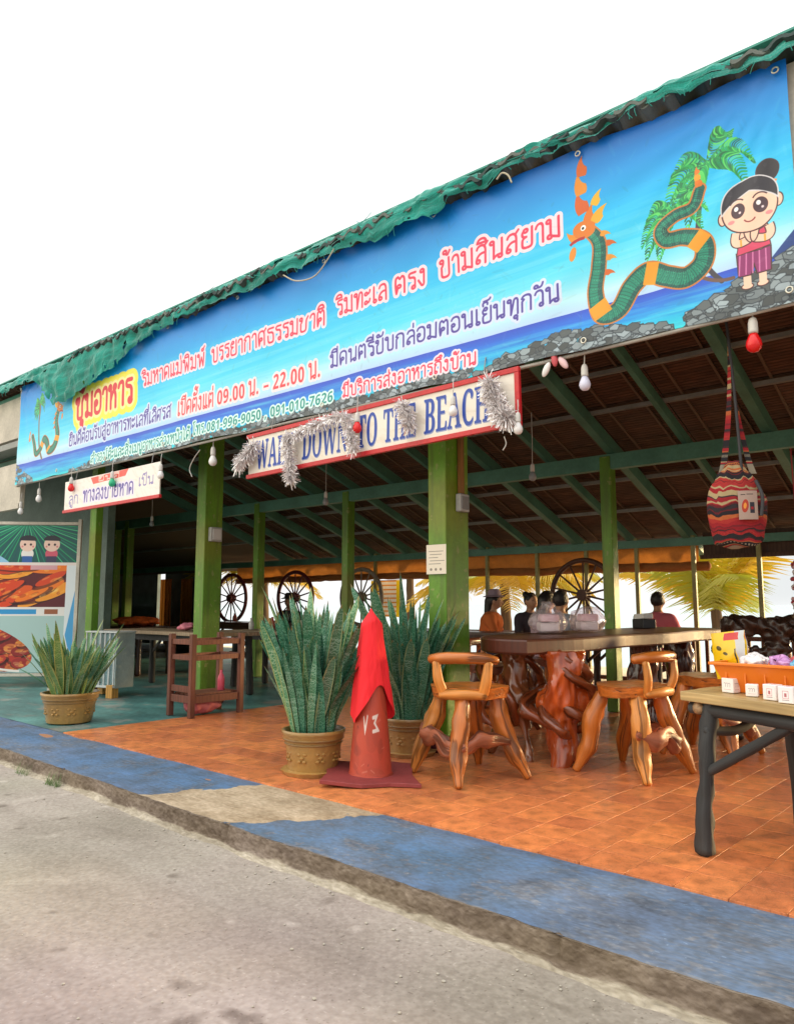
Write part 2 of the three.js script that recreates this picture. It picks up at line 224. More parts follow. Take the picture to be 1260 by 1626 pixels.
  for (let i = -29; i < 22; i++) for (let j = 0; j < 33; j++) { const x = (i + 0.5) * T, z = -(j + 0.5) * T, wx = x - 0.8; if (wx < -6.45 + 0.01) continue; const c = V(wx, FLOOR, z - 3.05), v = c.clone().sub(V(0, EYE, 0)), d = v.dot(Fw); const px = PW / 2 + FOCAL * v.dot(Rt) / d; const inView = d > 0.5 && px > -60 && px < PW + 60; spots.push([inView ? d : 100 + Math.abs(d), x, z, i, j]); }
  spots.sort((a, b) => a[0] - b[0]);
  const r = rng(42), far = tm.map(() => []);
  spots.forEach(([, x, z, i, j], k) => { const m = Math.floor(r() * 6), gi = Math.floor(r() * 3), y = 0.0035 + 0.0012 * (r() - 0.5); if (k < 300) { const t = part(k ? 'tile_' + String(k).padStart(3, '0') : 'tile', tg[gi], tm[m], floor); t.position.set(x, y, z); } else far[m].push(tg[gi].clone().translate(x, y, z)); });
  far.slice(0, 6).forEach((l, m) => { if (l.length) part('far_tiles', join(l), tm[m], floor).userData.kind = 'stuff'; });

  // beach and sea behind the restaurant
  const sandTex = tex(256, 256, (u, v) => { const k = 0.9 + 0.3 * (pf(u, v, 6, 6, 601, 5) - 0.5) + 0.2 * (pf(u, v, 90, 90, 611, 2) - 0.5); return [222 * k, 200 * k, 165 * k]; }, [1 / 3, 1 / 3]);
  const b = new THREE.PlaneGeometry(3000, 15, 300, 20).rotateX(-Math.PI / 2).translate(0, 0, -17.4), bp = b.attributes.position, bu = b.attributes.uv;
  for (let i = 0; i < bp.count; i++) { const x = bp.getX(i), z = bp.getZ(i); bp.setY(i, -0.05 - 0.055 * (-9.9 - z) + (Math.abs(x) < 60 ? 0.05 * fbm(x * 0.5, z * 0.5, 3, 3) : 0)); bu.setXY(i, x, z); }
  b.computeVertexNormals(); structure('beach', b, mat([1, 1, 1], 0.95, { map: sandTex, bumpMap: mottleBump, bumpScale: 0.02 }));
  const seaBump = tex(256, 256, (u, v) => { const k = 255 * pf(u, v, 10, 26, 621, 4); return [k, k, k]; }, [1 / 5, 1 / 5], false);
  const s = new THREE.PlaneGeometry(6000, 3000).rotateX(-Math.PI / 2).translate(0, -0.72, -1520.5), sp = s.attributes.position, su = s.attributes.uv; for (let i = 0; i < sp.count; i++) su.setXY(i, sp.getX(i), sp.getZ(i));
  structure('sea', s, mat([0.4, 0.5, 0.52], 0.25, { bumpMap: seaBump, bumpScale: 0.05 }));
}
// ---------------------------------------------------------------- the open restaurant hall
const roofY = (z) => 2.86 + 0.36 * (z + 7.45);     // underside line of the rafters' middle
const pillarTex = tex(256, 1024, (u, v) => { const k = 0.9 + 0.4 * (pf(u, v, 4, 5, 951, 4) - 0.5) + 0.12 * (pf(u, v, 60, 60, 957, 2) - 0.5), st = sstep(0.56, 0.8, pf(u, v, 24, 3, 961, 4)), ch = pf(u, v, 18, 40, 971, 3) > 0.76 ? 1 : 0, y = sstep(0.5, 0.75, pf(u, v, 3, 4, 981, 4)); return [lerp(lerp(98 * k + 26 * y, 84, st * 0.5), 150, ch * 0.6), lerp(lerp(146 * k, 104, st * 0.5), 150, ch * 0.5), lerp(lerp(34 * k, 40, st * 0.5), 110, ch * 0.5)]; }, [1, 1 / 2.4]);
const GREEN = mat([1, 1, 1], 0.45, { map: pillarTex, bumpMap: mottleBump, bumpScale: 0.0015 }), DARKGREEN = paint([0.1, 0.29, 0.21], 0.5), STEELPOST = paint([0.34, 0.33, 0.12], 0.5), PALEMETAL = paint([0.32, 0.33, 0.31], 0.5), CREAM = paint([0.72, 0.66, 0.56], 0.7), MAROON = paint([0.11, 0.022, 0.03], 0.6);
const hall = thing('restaurant_hall', 'open-sided restaurant hall with green pillars and a sloping dark roof', 'building');
const slope = Math.atan(0.36), cosS = Math.cos(slope);
{
  // pillars; the front-right corner is given
  const pillar = (x, z, w, d, m, y1 = roofY(z) - 0.05) => { const p = part('pillar', box(w, y1 - FLOOR - 0.012, d, x - w / 2, (y1 + FLOOR + 0.012) / 2, z - d / 2, 0.012), m, hall); return p; };
  const base = (x, z, w, d) => part('plinth', box(w + 0.1, 0.12, d + 0.1, x - w / 2, FLOOR + 0.072, z - d / 2, 0.01), MAROON, hall);
  const C = [-3.468, -4.6], B = [onZ(322, 950, -5).x, -5.0], A = [onZ(149, 900, -4.8).x, -4.8];
  pillar(...C, 0.175, 0.3, GREEN); base(...C, 0.175, 0.3);
  pillar(...B, 0.17, 0.24, GREEN); base(...B, 0.17, 0.24);
  pillar(...A, 0.16, 0.1, GREEN); base(...A, 0.16, 0.1);
  pillar(0.05, -4.6, 0.175, 0.3, GREEN);
  for (const [px, z] of [[971, -7.4], [552, -7.4], [410, -7.4], [203, -7.4], [183, -7.4], [170, -7.6]]) { const q = onZ(px, 850, z); pillar(q.x, z, 0.12, 0.14, GREEN, 2.76); }
  // thin rear posts
  for (const px of [596, 690, 773, 852, 930, 1010, 1100]) { const q = onZ(px, 880, -9.6); part('rear_post', box(0.05, roofY(-9.6) - 0.1, 0.05, q.x, roofY(-9.6) / 2 + 0.03, -9.6, 0.004), STEELPOST, hall); }
  for (const x of [-2.6, -1.85, 0.4, 1.9]) part('rear_post', box(0.05, roofY(-9.6) - 0.1, 0.05, x, roofY(-9.6) / 2 + 0.03, -9.6, 0.004), STEELPOST, hall);
  // rafters
  const xs = []; for (let k = -10; k <= 7; k++) xs.push(-3.43 + 0.77 * k);
  xs.forEach((x, k) => part('rafter', bar(V(x, roofY(-4.25), -4.25), V(x, roofY(-10.2), -10.2), (k % 2) ? 0.05 : 0.085, (k % 2) ? 0.1 : 0.13), DARKGREEN, hall));
  // beams along the facade
  for (const [z, y, w, h, a, b] of [[-7.46, 2.7, 0.09, 0.16, -22, 3], [-4.78, 3.62, 0.09, 0.16, -22, 3], [-9.6, roofY(-9.6) - 0.1, 0.06, 0.1, -22, 3], [-4.32, 2.9, 0.06, 0.1, -10.3, 1]]) part('beam', bar(V(a, y, z), V(b, y, z), w, h), DARKGREEN, hall);
  for (const z of [-4.4, -5.05, -5.7, -6.39, -6.96, -8.29, -9.04, -9.9]) part('purlin', bar(V(-22, roofY(z) + 0.085, z), V(3, roofY(z) + 0.085, z), 0.045, 0.04), PALEMETAL, hall);
  // roof: laths over purlins, shingle panels over them
  const shTex = tex(256, 256, (u, v) => { const k = 0.75 + 0.7 * (pf(u, v, 8, 64, 701, 3) - 0.5), row = (v * 16) % 1; const e = row < 0.16 ? 0.62 : 1; const s = pf(u, v, 5, 5, 711, 4); return [118 * k * e + 18 * s, 88 * k * e + 8 * s, 70 * k * e]; }, [1.1, 1.5]);
  const shBump = tex(64, 256, (u, v) => { const row = (v * 16) % 1, k = 255 * (row < 0.14 ? 0.1 : 0.4 + 0.6 * row); return [k, k, k]; }, [1.1, 1.5], false);
  const SH = mat([0.9, 0.9, 0.9], 0.85, { map: shTex, bumpMap: shBump, bumpScale: 0.012 }), LATH = mat([0.16, 0.11, 0.07], 0.8);
  const zs = [-4.22, -5.05, -5.7, -6.39, -6.96, -7.62, -8.29, -9.04, -10.3];
  for (let i = 0; i < xs.length - 1; i++) for (let j = 0; j < zs.length - 1; j++) {
    const za = zs[j], zb = zs[j + 1], zm = (za + zb) / 2, len = (za - zb) / cosS - 0.012;
    const g = box(0.762, 0.014, len, 0, 0, 0); const uv = g.attributes.uv, p = g.attributes.position, n = g.attributes.normal; for (let q = 0; q < p.count; q++) if (Math.abs(n.getY(q)) > 0.5) uv.setXY(q, p.getX(q) + i * 0.37, p.getZ(q) + j * 0.21);
    g.rotateX(slope * -1).translate(xs[i] + 0.385, roofY(zm) + 0.145 + 0.004 * ((i * 7 + j * 3) % 3), zm);
    part('roof_panel', g, SH, hall);
  }
  for (let x = xs[0] + 0.19; x < xs[xs.length - 1]; x += 0.385) part('lath', bar(V(x, roofY(-4.25) + 0.125, -4.25), V(x, roofY(-10.2) + 0.125, -10.2), 0.022, 0.022), LATH, hall);
  const L = (10.4 - 4.15) / cosS;
  part('roof_cover', box(13.6, 0.02, L, -4.4, 0, 0).rotateX(-slope).translate(0, roofY(-7.27) + 0.185, -7.27), mat([0.06, 0.25, 0.2], 0.9), hall);
  part('roof_extension', box(8, 0.04, L, 6.45, 0, 0).rotateX(-slope).translate(0, roofY(-7.27) + 0.16, -7.27), mat([0.2, 0.13, 0.09], 0.9), hall);
  part('roof_extension', box(20, 0.04, L, -21.2, 0, 0).rotateX(-slope).translate(0, roofY(-7.27) + 0.16, -7.27), mat([0.2, 0.13, 0.09], 0.9), hall);
  // closed corner on the left and dark boards over the right rear opening
  const BOARD = wood([0.12, 0.07, 0.05], 0.75), DARKWALL = paint([0.2, 0.27, 0.28], 0.8);
  const wr2 = onZ(344, 950, -9.7).x;
  // deep kitchen annex behind the left bays
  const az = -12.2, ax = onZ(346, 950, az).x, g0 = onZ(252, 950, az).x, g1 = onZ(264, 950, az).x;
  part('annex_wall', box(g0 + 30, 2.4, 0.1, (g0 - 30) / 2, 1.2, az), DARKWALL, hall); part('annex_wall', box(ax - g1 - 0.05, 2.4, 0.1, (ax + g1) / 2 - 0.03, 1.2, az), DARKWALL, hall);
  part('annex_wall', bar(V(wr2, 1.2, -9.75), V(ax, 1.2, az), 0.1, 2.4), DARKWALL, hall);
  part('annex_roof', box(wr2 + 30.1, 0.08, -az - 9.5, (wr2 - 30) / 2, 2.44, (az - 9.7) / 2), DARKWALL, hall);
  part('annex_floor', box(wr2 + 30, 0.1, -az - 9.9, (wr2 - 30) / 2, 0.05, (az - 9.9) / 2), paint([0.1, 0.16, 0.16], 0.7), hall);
  part('side_wall', box(0.1, 4, 11, -30.05, 2, -9.6), DARKWALL, hall);
  for (let k = 0; k < 16; k++) part('board', box(0.247, roofY(-9.7) - 1.72, 0.02, -3.15 + k * 0.25, (roofY(-9.7) + 1.82) / 2, -9.7 - 0.004 * (k % 2)), BOARD, hall);
  part('board_rail', box(4.1, 0.05, 0.05, -1.25, 1.79, -9.66), BOARD, hall);
  // cream fascia right of the banner
  part('fascia', box(9, 1.33, 0.03, 3.62, 3.41, -4.205), CREAM, hall);
}
{ // neighbouring building seen at the edge
  const n = thing('neighbour_building', 'cream fascia of the next building joining the blue banner', 'building');
  const x = -10.27;
  part('fascia', box(6, 0.57, 0.1, x - 3, 3.72, -4.3), CREAM, n);
  part('soffit_strip', box(6, 0.08, 0.25, x - 3, 3.33, -4.32), PALEMETAL, n);
  part('louvre', box(6, 0.1, 0.04, x - 3, 3.2, -4.5), paint([0.06, 0.2, 0.14]), n); part('louvre', box(6, 0.1, 0.04, x - 3, 3.38, -4.6), paint([0.06, 0.2, 0.14]), n);
  part('lower_panel', box(6, 0.62, 0.08, x - 3.03, 2.78, -4.3), CREAM, n);
  part('corner_trim', box(0.07, 1.5, 0.05, x + 0.06, 3.27, -4.25), CREAM, n);
  part('shop_wall', box(20, 3.95, 0.12, x - 10.6, 1.98, -5.9), paint([0.2, 0.3, 0.26]), n);
  part('roof', box(6.4, 0.05, 5, x - 3, 4.03, -6.75), DARKGREEN, n);
}
// ---------------------------------------------------------------- lettering: strokes of the Thai script (box 0..100, baseline 100)
const TH = {
  'ก': [62, 'M10 100 V40 L19 28 L8 20 Q14 2 32 2 Q54 2 54 28 V100'], 'ข': [60, 'O13 13 M22 16 Q22 34 12 44 V82 Q12 100 28 100 H36 Q52 100 52 82 V0'],
  'ง': [48, 'O25 12 M36 12 V86 Q35 102 24 96 L6 62'], 'ช': [66, 'O13 15 M22 18 Q22 34 12 44 V82 Q12 100 28 100 H34 Q50 100 50 82 V34 Q50 24 62 6'],
  'ซ': [66, 'O10 18 M18 18 L25 8 Q32 22 14 44 V82 Q14 100 30 100 H34 Q50 100 50 82 V34 Q50 24 62 6'], 'ด': [62, 'O26 58 M20 66 L12 98 Q6 60 8 34 Q8 2 32 2 Q54 2 54 34 V100'],
  'ต': [62, 'O26 58 M20 66 L12 98 Q6 60 8 30 Q8 2 21 2 L31 15 L41 2 Q54 2 54 32 V100'], 'ถ': [62, 'O18 90 M10 84 V40 L19 28 L8 20 Q14 2 32 2 Q54 2 54 28 V100'],
  'ท': [64, 'O13 12 M22 12 V100 L38 10 Q44 0 51 4 Q57 8 57 24 V100'], 'ธ': [56, 'M52 4 H24 Q8 4 10 20 Q12 32 30 32 Q50 34 50 54 V82 Q50 100 34 100 H26 Q10 100 10 82 V54'],
  'น': [68, 'O13 12 M22 12 V98 Q34 80 46 82 M60 84 V0 O52 90'], 'บ': [62, 'O13 12 M22 12 V82 Q22 100 36 100 H42 Q55 100 55 82 V0'], 'ป': [62, 'O13 12 M22 12 V82 Q22 100 36 100 H42 Q55 100 55 82 V-38'],
  'พ': [74, 'O13 12 M22 12 L28 100 L43 30 L58 100 L66 0'], 'ม': [64, 'O13 12 M22 12 V82 O17 90 M25 88 L56 100 V0'], 'ย': [60, 'O25 11 M15 12 Q8 20 10 32 Q12 44 28 44 Q10 48 10 66 V82 Q10 100 26 100 H38 Q54 100 54 82 V0'],
  'ร': [48, 'M44 4 H22 Q8 4 10 20 Q12 31 26 31 Q42 33 42 52 V82 O34 90'], 'ล': [60, 'M12 20 Q16 2 34 2 Q54 2 54 34 V100 M54 46 Q26 38 12 66 O18 86 M9 84 Q8 70 20 54'],
  'ว': [52, 'M8 22 Q12 2 28 2 Q46 2 46 34 V82 O38 90'], 'ศ': [66, 'O26 58 M20 66 L12 98 Q6 60 8 34 Q8 2 32 2 Q52 2 52 34 V100 M48 14 L64 -8'], 'ส': [66, 'M12 20 Q16 2 34 2 Q54 2 54 34 V100 M54 46 Q26 38 12 66 O18 86 M9 84 Q8 70 20 54 M48 10 L64 -10'],
  'ห': [66, 'O13 12 M22 12 V100 M22 72 Q30 42 44 26 O50 14 M45 26 Q58 42 58 60 V100'], 'อ': [60, 'M9 20 Q14 2 32 2 Q54 2 54 34 V70 Q54 100 32 100 Q10 100 10 74 V62 O18 54'],
  'า': [44, 'M6 22 Q10 2 24 2 Q38 2 38 30 V100'], 'ะ': [46, 'O13 26 M21 28 Q36 30 38 8 O13 82 M21 84 Q36 86 38 64'], 'เ': [30, 'M12 0 V82 O19 90'], 'แ': [58, 'M12 0 V82 O19 90 M40 0 V82 O47 90'],
  'โ': [42, 'M36 -38 H14 Q4 -36 8 -26 Q20 -16 20 0 V82 O27 90'], 'ไ': [42, 'M22 82 V-12 Q22 -26 12 -22 L6 -42 M22 82 O29 90'], 'ำ': [44, 'O-14 -24 M6 22 Q10 2 24 2 Q38 2 38 30 V100'],
  'ิ': [0, 'M-52 -12 Q-46 -34 -28 -34 Q-10 -34 -8 -12 Z'], 'ี': [0, 'M-52 -12 Q-46 -34 -28 -34 Q-14 -34 -8 -12 Z M-8 -12 V-46'], 'ึ': [0, 'M-52 -12 Q-46 -34 -28 -34 Q-12 -34 -8 -12 Z O-12 -38'],
  'ั': [0, 'O-40 -26 M-32 -20 Q-10 -12 -6 -44'], '็': [0, 'M-48 -12 Q-52 -34 -36 -34 Q-22 -34 -24 -18 M-44 -40 Q-12 -40 -8 -54'], '่': [0, 'M-12 -16 V-40', 1], '้': [0, 'O-28 -34 M-20 -30 Q-24 -16 -12 -18 L-2 -38', 1],
  '๊': [0, 'M-40 -16 L-34 -36 L-26 -20 L-20 -36 L-14 -18 L-4 -38', 1], '์': [0, 'O-20 -26 M-14 -34 L-2 -50', 1], 'ุ': [0, 'O-18 120 M-10 116 V140'], 'ู': [0, 'O-30 118 M-24 122 V138 H-8 V114'],
};
function thai(g, str, x0, x1, yt, yb, color, halo, wt = 12, hw = 15) {
  const items = []; let pen = 0, raised = false;
  for (const ch of str) {
    const d = TH[ch];
    if (d) { if (d[0]) { items.push([pen, 0, d[1]]); pen += d[0] + 6; raised = false; } else { items.push([pen - 6, d[2] && raised ? -34 : 0, d[1]]); if ('ิีึั็'.includes(ch)) raised = true; } }
    else if (ch === ' ') pen += 34; else { g.font = 'bold 118px sans-serif'; const w = g.measureText(ch).width * 0.92; items.push([pen, 0, null, ch]); pen += w + 4; raised = false; }
  }
  const sx = (x1 - x0) / pen, sy = (yb - yt) / 100, run = () => {
    for (const [px, dy, p] of items) {
      if (!p) continue;
      const X = (x) => x0 + (px + x) * sx, Y = (y) => yt + (y + dy) * sy, tk = p.match(/[MLQVHOZ]|-?\d+/g); let i = 0, cx = 0, cy = 0, cmd = '';
      while (i < tk.length) {
        if (/[A-Z]/.test(tk[i])) cmd = tk[i++]; const n = () => +tk[i++];
        if (cmd === 'M') { cx = n(); cy = n(); g.moveTo(X(cx), Y(cy)); } else if (cmd === 'L') { cx = n(); cy = n(); g.lineTo(X(cx), Y(cy)); } else if (cmd === 'V') { cy = n(); g.lineTo(X(cx), Y(cy)); } else if (cmd === 'H') { cx = n(); g.lineTo(X(cx), Y(cy)); }
        else if (cmd === 'Q') { const a = n(), b = n(); cx = n(); cy = n(); g.quadraticCurveTo(X(a), Y(b), X(cx), Y(cy)); } else if (cmd === 'Z') g.closePath();
        else if (cmd === 'O') { const a = n(), b = n(); g.moveTo(X(a + 9), Y(b)); g.ellipse(X(a), Y(b), 9 * sx, 9 * sy, 0, 0, 6.3); }
      }
    }
  };
  const s = Math.sqrt(Math.abs(sx * sy)); g.lineCap = g.lineJoin = 'round';
  const latin = (stroke) => { for (const [px, , p, ch] of items) if (!p) { g.save(); g.translate(x0 + px * sx, yb); g.scale(sx * 0.92, sy * 1.13); g.font = 'bold 118px sans-serif'; if (stroke) { g.lineWidth = stroke / s; g.strokeText(ch, 0, 0); } else g.fillText(ch, 0, 0); g.restore(); } };
  if (halo) { g.strokeStyle = halo; g.lineWidth = (wt + hw * 2) * s; g.beginPath(); run(); g.stroke(); latin(hw * 2 * s); }
  g.strokeStyle = g.fillStyle = color; g.lineWidth = wt * s; g.beginPath(); run(); g.stroke(); latin(0);
}
// ---------------------------------------------------------------- big banner
const BX0 = -10.13, BX1 = -0.845, BT = 4.07, BB = 2.75, BZ = -4.15;
function drawBanner(g) {
  const W = 4096, H = 584, r = rng(5), U = (u) => u * W, Y = (v) => v * H;
  const gr = g.createLinearGradient(0, 0, 0, Y(0.82)); gr.addColorStop(0, '#0662c2'); gr.addColorStop(0.12, '#0486e0'); gr.addColorStop(0.42, '#04b4f4'); gr.addColorStop(0.7, '#3ed2f6'); gr.addColorStop(0.9, '#b2e8f8'); gr.addColorStop(1, '#b4ccf4');
  g.fillStyle = gr; g.fillRect(0, 0, W, H);
  const sea = g.createLinearGradient(0, Y(0.8), 0, H); sea.addColorStop(0, '#2b46c4'); sea.addColorStop(0.25, '#1c6ede'); sea.addColorStop(0.6, '#10b0ec'); sea.addColorStop(1, '#1fd6e2'); g.fillStyle = sea; g.fillRect(0, Y(0.805), W, H);
  for (let k = 0; k < 260; k++) { g.fillStyle = `rgba(255,255,255,${0.02 + r() * 0.04})`; g.beginPath(); g.ellipse(r() * W, Y(0.3 + r() * 0.45), 120 + r() * 300, 4 + r() * 12, -0.02, 0, 7); g.fill(); }
  for (let k = 0; k < 300; k++) { g.fillStyle = r() < 0.5 ? 'rgba(20,60,180,0.10)' : 'rgba(120,230,240,0.14)'; g.beginPath(); g.ellipse(r() * W, Y(0.83 + r() * 0.16), 40 + r() * 160, 2 + r() * 5, 0, 0, 7); g.fill(); }
  // far headland
  g.fillStyle = '#1b3f86'; g.beginPath(); g.moveTo(U(0.985), Y(0.81)); g.quadraticCurveTo(U(0.995), Y(0.74), U(1.0), Y(0.7)); g.lineTo(W, Y(0.81)); g.fill();
  // rocks
  const rocks = (u0, u1, topFn, n) => { for (let k = 0; k < n; k++) { const u = u0 + (u1 - u0) * r(), t = topFn((u - u0) / (u1 - u0)), v = t + (1.02 - t) * Math.pow(r(), 0.8), s = 7 + r() * 13, c = 70 + r() * 120; g.fillStyle = `rgb(${c * 0.86},${c * 0.95},${c})`; g.beginPath(); for (let q = 0; q < 6; q++) { const a = q * 1.05 + r() * 0.6, d = s * (0.7 + r() * 0.5); g.lineTo(U(u) + Math.cos(a) * d * 1.2, Y(v) + Math.sin(a) * d * 0.7); } g.closePath(); g.fill(); g.strokeStyle = 'rgba(30,40,52,0.7)'; g.lineWidth = 2; g.stroke(); } };
  rocks(0.0, 0.05, (t) => 0.8 + 0.18 * t, 60); rocks(0.15, 0.8, (t) => 0.955 + 0.02 * Math.sin(t * 40), 620); rocks(0.56, 0.78, () => 0.945, 220); rocks(0.8, 0.925, (t) => 0.89 + 0.1 * Math.abs(t - 0.45) + 0.06 * Math.max(0, t - 0.6), 420); rocks(0.938, 1, (t) => 0.95 - 0.17 * t, 420);
  const flame = (x, y, s, c, rot) => { g.save(); g.translate(x, y); g.rotate(rot); g.fillStyle = c; g.beginPath(); g.moveTo(-s * 0.4, 0); g.quadraticCurveTo(-s * 0.7, -s * 0.8, 0, -s * 1.7); g.quadraticCurveTo(-s * 0.05, -s * 0.9, s * 0.4, -s * 0.7); g.quadraticCurveTo(s * 0.5, -s * 0.2, s * 0.3, 0); g.fill(); g.restore(); };
  const palm = (cx, cy, S, seed) => {
    const q = rng(seed); g.lineCap = 'round';
    for (const [ang, len] of [[-1.0, 0.9], [-0.25, 0.95], [0.35, 0.8], [3.6, 0.85], [2.9, 0.95], [2.35, 1.15], [1.95, 1.25]]) {
      const ex = cx + Math.cos(ang) * S * len * 0.6, ey = cy + Math.sin(ang) * S * len * 0.55 + S * 0.35 * Math.abs(Math.cos(ang));
      for (let k = 0; k <= 26; k++) { const t = k / 26, x = lerp(cx, ex, t), y = lerp(cy, ey, t) - Math.sin(t * 3.1) * S * 0.22, l = S * 0.17 * Math.sin(0.35 + t * 2.6); for (const sd of [-1, 1]) { g.strokeStyle = ['#0e8a4a', '#17a857', '#55cf62', '#0b6a44'][Math.floor(q() * 4)]; g.lineWidth = 4.5; g.lineWidth = 2.2 + q() * 2.2; g.beginPath(); const nx = -Math.sin(ang) * sd, ny = Math.cos(ang) * sd, lx = Math.cos(ang) * 0.75, ly = Math.sin(ang) * 0.75; g.moveTo(x, y); g.quadraticCurveTo(x + nx * l * 0.45, y + ny * l * 0.45, x + (nx * 0.7 + lx) * l, y + (ny * 0.7 + ly + 0.35) * l); g.stroke(); } }
    }
  };
  const naga = (P, w0, flip) => {   // serpent: body through points, crest, head
    const cur = new THREE.CatmullRomCurve3(P.map(([x, y]) => V(x, y, 0))), N = 150, pt = []; for (let k = 0; k <= N; k++) pt.push(cur.getPoint(k / N));
    const wd = (t) => w0 * (0.72 + 0.5 * Math.sin(Math.min(1, t * 1.6) * 2.2)) * (t > 0.55 ? lerp(1, 0.5, (t - 0.55) / 0.45) : 1);
    const pass = (c, ex, dx = 0) => { for (let k = N; k > 0; k--) { g.strokeStyle = typeof c === 'function' ? c(k / N) : c; g.lineWidth = wd(k / N) + ex; g.lineCap = 'round'; g.beginPath(); g.moveTo(pt[k].x + dx, pt[k].y); g.lineTo(pt[k - 1].x + dx, pt[k - 1].y); g.stroke(); } };
    pass('#c9793c', 9); pass('#0d5d56', 0); pass('#118a72', -w0 * 0.45, -w0 * 0.12);
    for (let k = 3; k < N; k += 1) { const t = k / N, d = cur.getTangent(t), w = wd(t) * 0.5; g.strokeStyle = 'rgba(4,50,50,0.55)'; g.lineWidth = 1.6; g.beginPath(); g.moveTo(pt[k].x - d.y * w, pt[k].y + d.x * w); g.quadraticCurveTo(pt[k].x + d.x * 7, pt[k].y + d.y * 7, pt[k].x + d.y * w, pt[k].y - d.x * w); g.stroke(); }
    for (let k = 4; k < N - 2; k += 3) { const t = k / N, d = cur.getTangent(t), w = wd(t) * 0.5; g.strokeStyle = 'rgba(120,220,170,0.4)'; g.lineWidth = 1.3; for (const q of [-0.6, -0.2, 0.2, 0.6]) { g.beginPath(); g.arc(pt[k].x - d.y * w * q, pt[k].y + d.x * w * q, 3.2, 0, 4); g.stroke(); } }
    for (const t of [0.22, 0.42, 0.66]) { const k = Math.round(t * N); g.strokeStyle = '#e79a1f'; g.lineWidth = wd(t) + 10; g.lineCap = 'butt'; g.beginPath(); g.moveTo(pt[k - 3].x, pt[k - 3].y); g.lineTo(pt[k + 3].x, pt[k + 3].y); g.stroke(); }
    const [hx, hy] = [pt[0].x, pt[0].y], s = w0 * 1.02; for (let k = 1; k < 5; k++) { const b = pt[k * 5]; flame(b.x + flip * wd(k / 30) * 0.55, b.y, s * 0.45, k % 2 ? '#e2932a' : '#cf5f1c', flip * 1.9); }
    for (const [dx, dy, sc, c, ro] of [[0.1, 0, 1.5, '#d9741c', 0.2], [-0.2, -1.2, 1.5, '#cf5a1c', -0.25], [-0.35, -2.6, 1.4, '#e08a20', -0.12], [-0.3, -3.9, 1.2, '#d1601b', 0.1], [0.5, -0.3, 1.2, '#e9a826', 0.7], [0.5, -1.5, 1.0, '#e9b02a', 0.5], [-0.7, 0.6, 1.0, '#e08a20', -0.8]]) flame(hx + flip * dx * s, hy + dy * s, s * sc * 0.7, c, ro * flip);
    g.fillStyle = '#d7761e'; g.beginPath(); g.ellipse(hx - flip * s * 0.25, hy, s * 0.85, s * 0.62, 0.3, 0, 7); g.fill();
    g.strokeStyle = '#a81e24'; g.lineWidth = s * 0.22; g.beginPath(); g.moveTo(hx - flip * s * 0.2, hy + s * 0.6); g.quadraticCurveTo(hx - flip * s * 0.9, hy + s * 0.5, hx - flip * s * 1.3, hy + s * 0.8); g.stroke();
    g.fillStyle = '#e08a2a'; g.beginPath(); g.ellipse(hx - flip * s * 1.1, hy + s * 1.5, s * 0.25, s * 0.5, 0.2, 0, 7); g.fill();
    g.fillStyle = '#fff'; g.beginPath(); g.arc(hx - flip * s * 0.3, hy - s * 0.15, s * 0.2, 0, 7); g.fill(); g.fillStyle = '#222'; g.beginPath(); g.arc(hx - flip * s * 0.32, hy - s * 0.13, s * 0.1, 0, 7); g.fill();
  };
  // right-hand picture
  g.strokeStyle = '#3c3a48'; g.lineCap = 'round'; g.lineWidth = 12; g.beginPath(); g.moveTo(U(0.9585), Y(0.845)); g.quadraticCurveTo(U(0.9425), Y(0.72), U(0.9465), Y(0.58)); g.quadraticCurveTo(U(0.949), Y(0.42), U(0.953), Y(0.31)); g.stroke();
  g.strokeStyle = '#6a4f4a'; g.lineWidth = 9; g.beginPath(); g.moveTo(U(0.9465), Y(0.8)); g.quadraticCurveTo(U(0.956), Y(0.85), U(0.965), Y(0.845)); g.stroke();
  palm(U(0.9535), Y(0.31), 190, 31);
  palm(U(0.932), Y(0.47), 150, 33);
  const pp = (l) => l.map(([u, v]) => [U(u), Y(v)]);
  naga(pp([[0.8745, 0.415], [0.8825, 0.5], [0.8815, 0.62], [0.8785, 0.74], [0.8835, 0.855], [0.8935, 0.85], [0.904, 0.75], [0.914, 0.71], [0.926, 0.755], [0.9375, 0.785], [0.948, 0.74], [0.949, 0.655], [0.938, 0.605], [0.9265, 0.59], [0.924, 0.54], [0.933, 0.5], [0.944, 0.485], [0.9488, 0.415]]), 40, 1);
  for (const [dx, dy, s, c] of [[0, 0, 20, '#d9741c'], [-3, -18, 18, '#e29a24'], [-4, -36, 15, '#d9741c']]) flame(U(0.9486) + dx, Y(0.405) + dy, s, c, -0.1);
  { // printed girl in a wrap dress, palms together
    const cx = U(0.9757), hy = Y(0.557), ln = (w) => { g.strokeStyle = '#4a2a30'; g.lineWidth = w; g.stroke(); };
    const skin = '#f6cdb6', e = (x, y, a, b, c, w = 2.5, ro = 0) => { g.fillStyle = c; g.beginPath(); g.ellipse(x, y, a, b, ro, 0, 7); g.fill(); if (w) ln(w); };
    e(cx + 44, Y(0.432), 25, 27, '#2c2a33'); g.strokeStyle = '#e58b4a'; g.lineWidth = 8; g.beginPath(); g.moveTo(cx + 22, Y(0.455)); g.lineTo(cx + 62, Y(0.487)); g.stroke();
    e(cx - 14, Y(0.895), 13, 7, skin); e(cx + 20, Y(0.895), 13, 7, skin); g.fillStyle = skin; g.fillRect(cx - 22, Y(0.83), 17, 36); g.fillRect(cx + 12, Y(0.83), 17, 36);
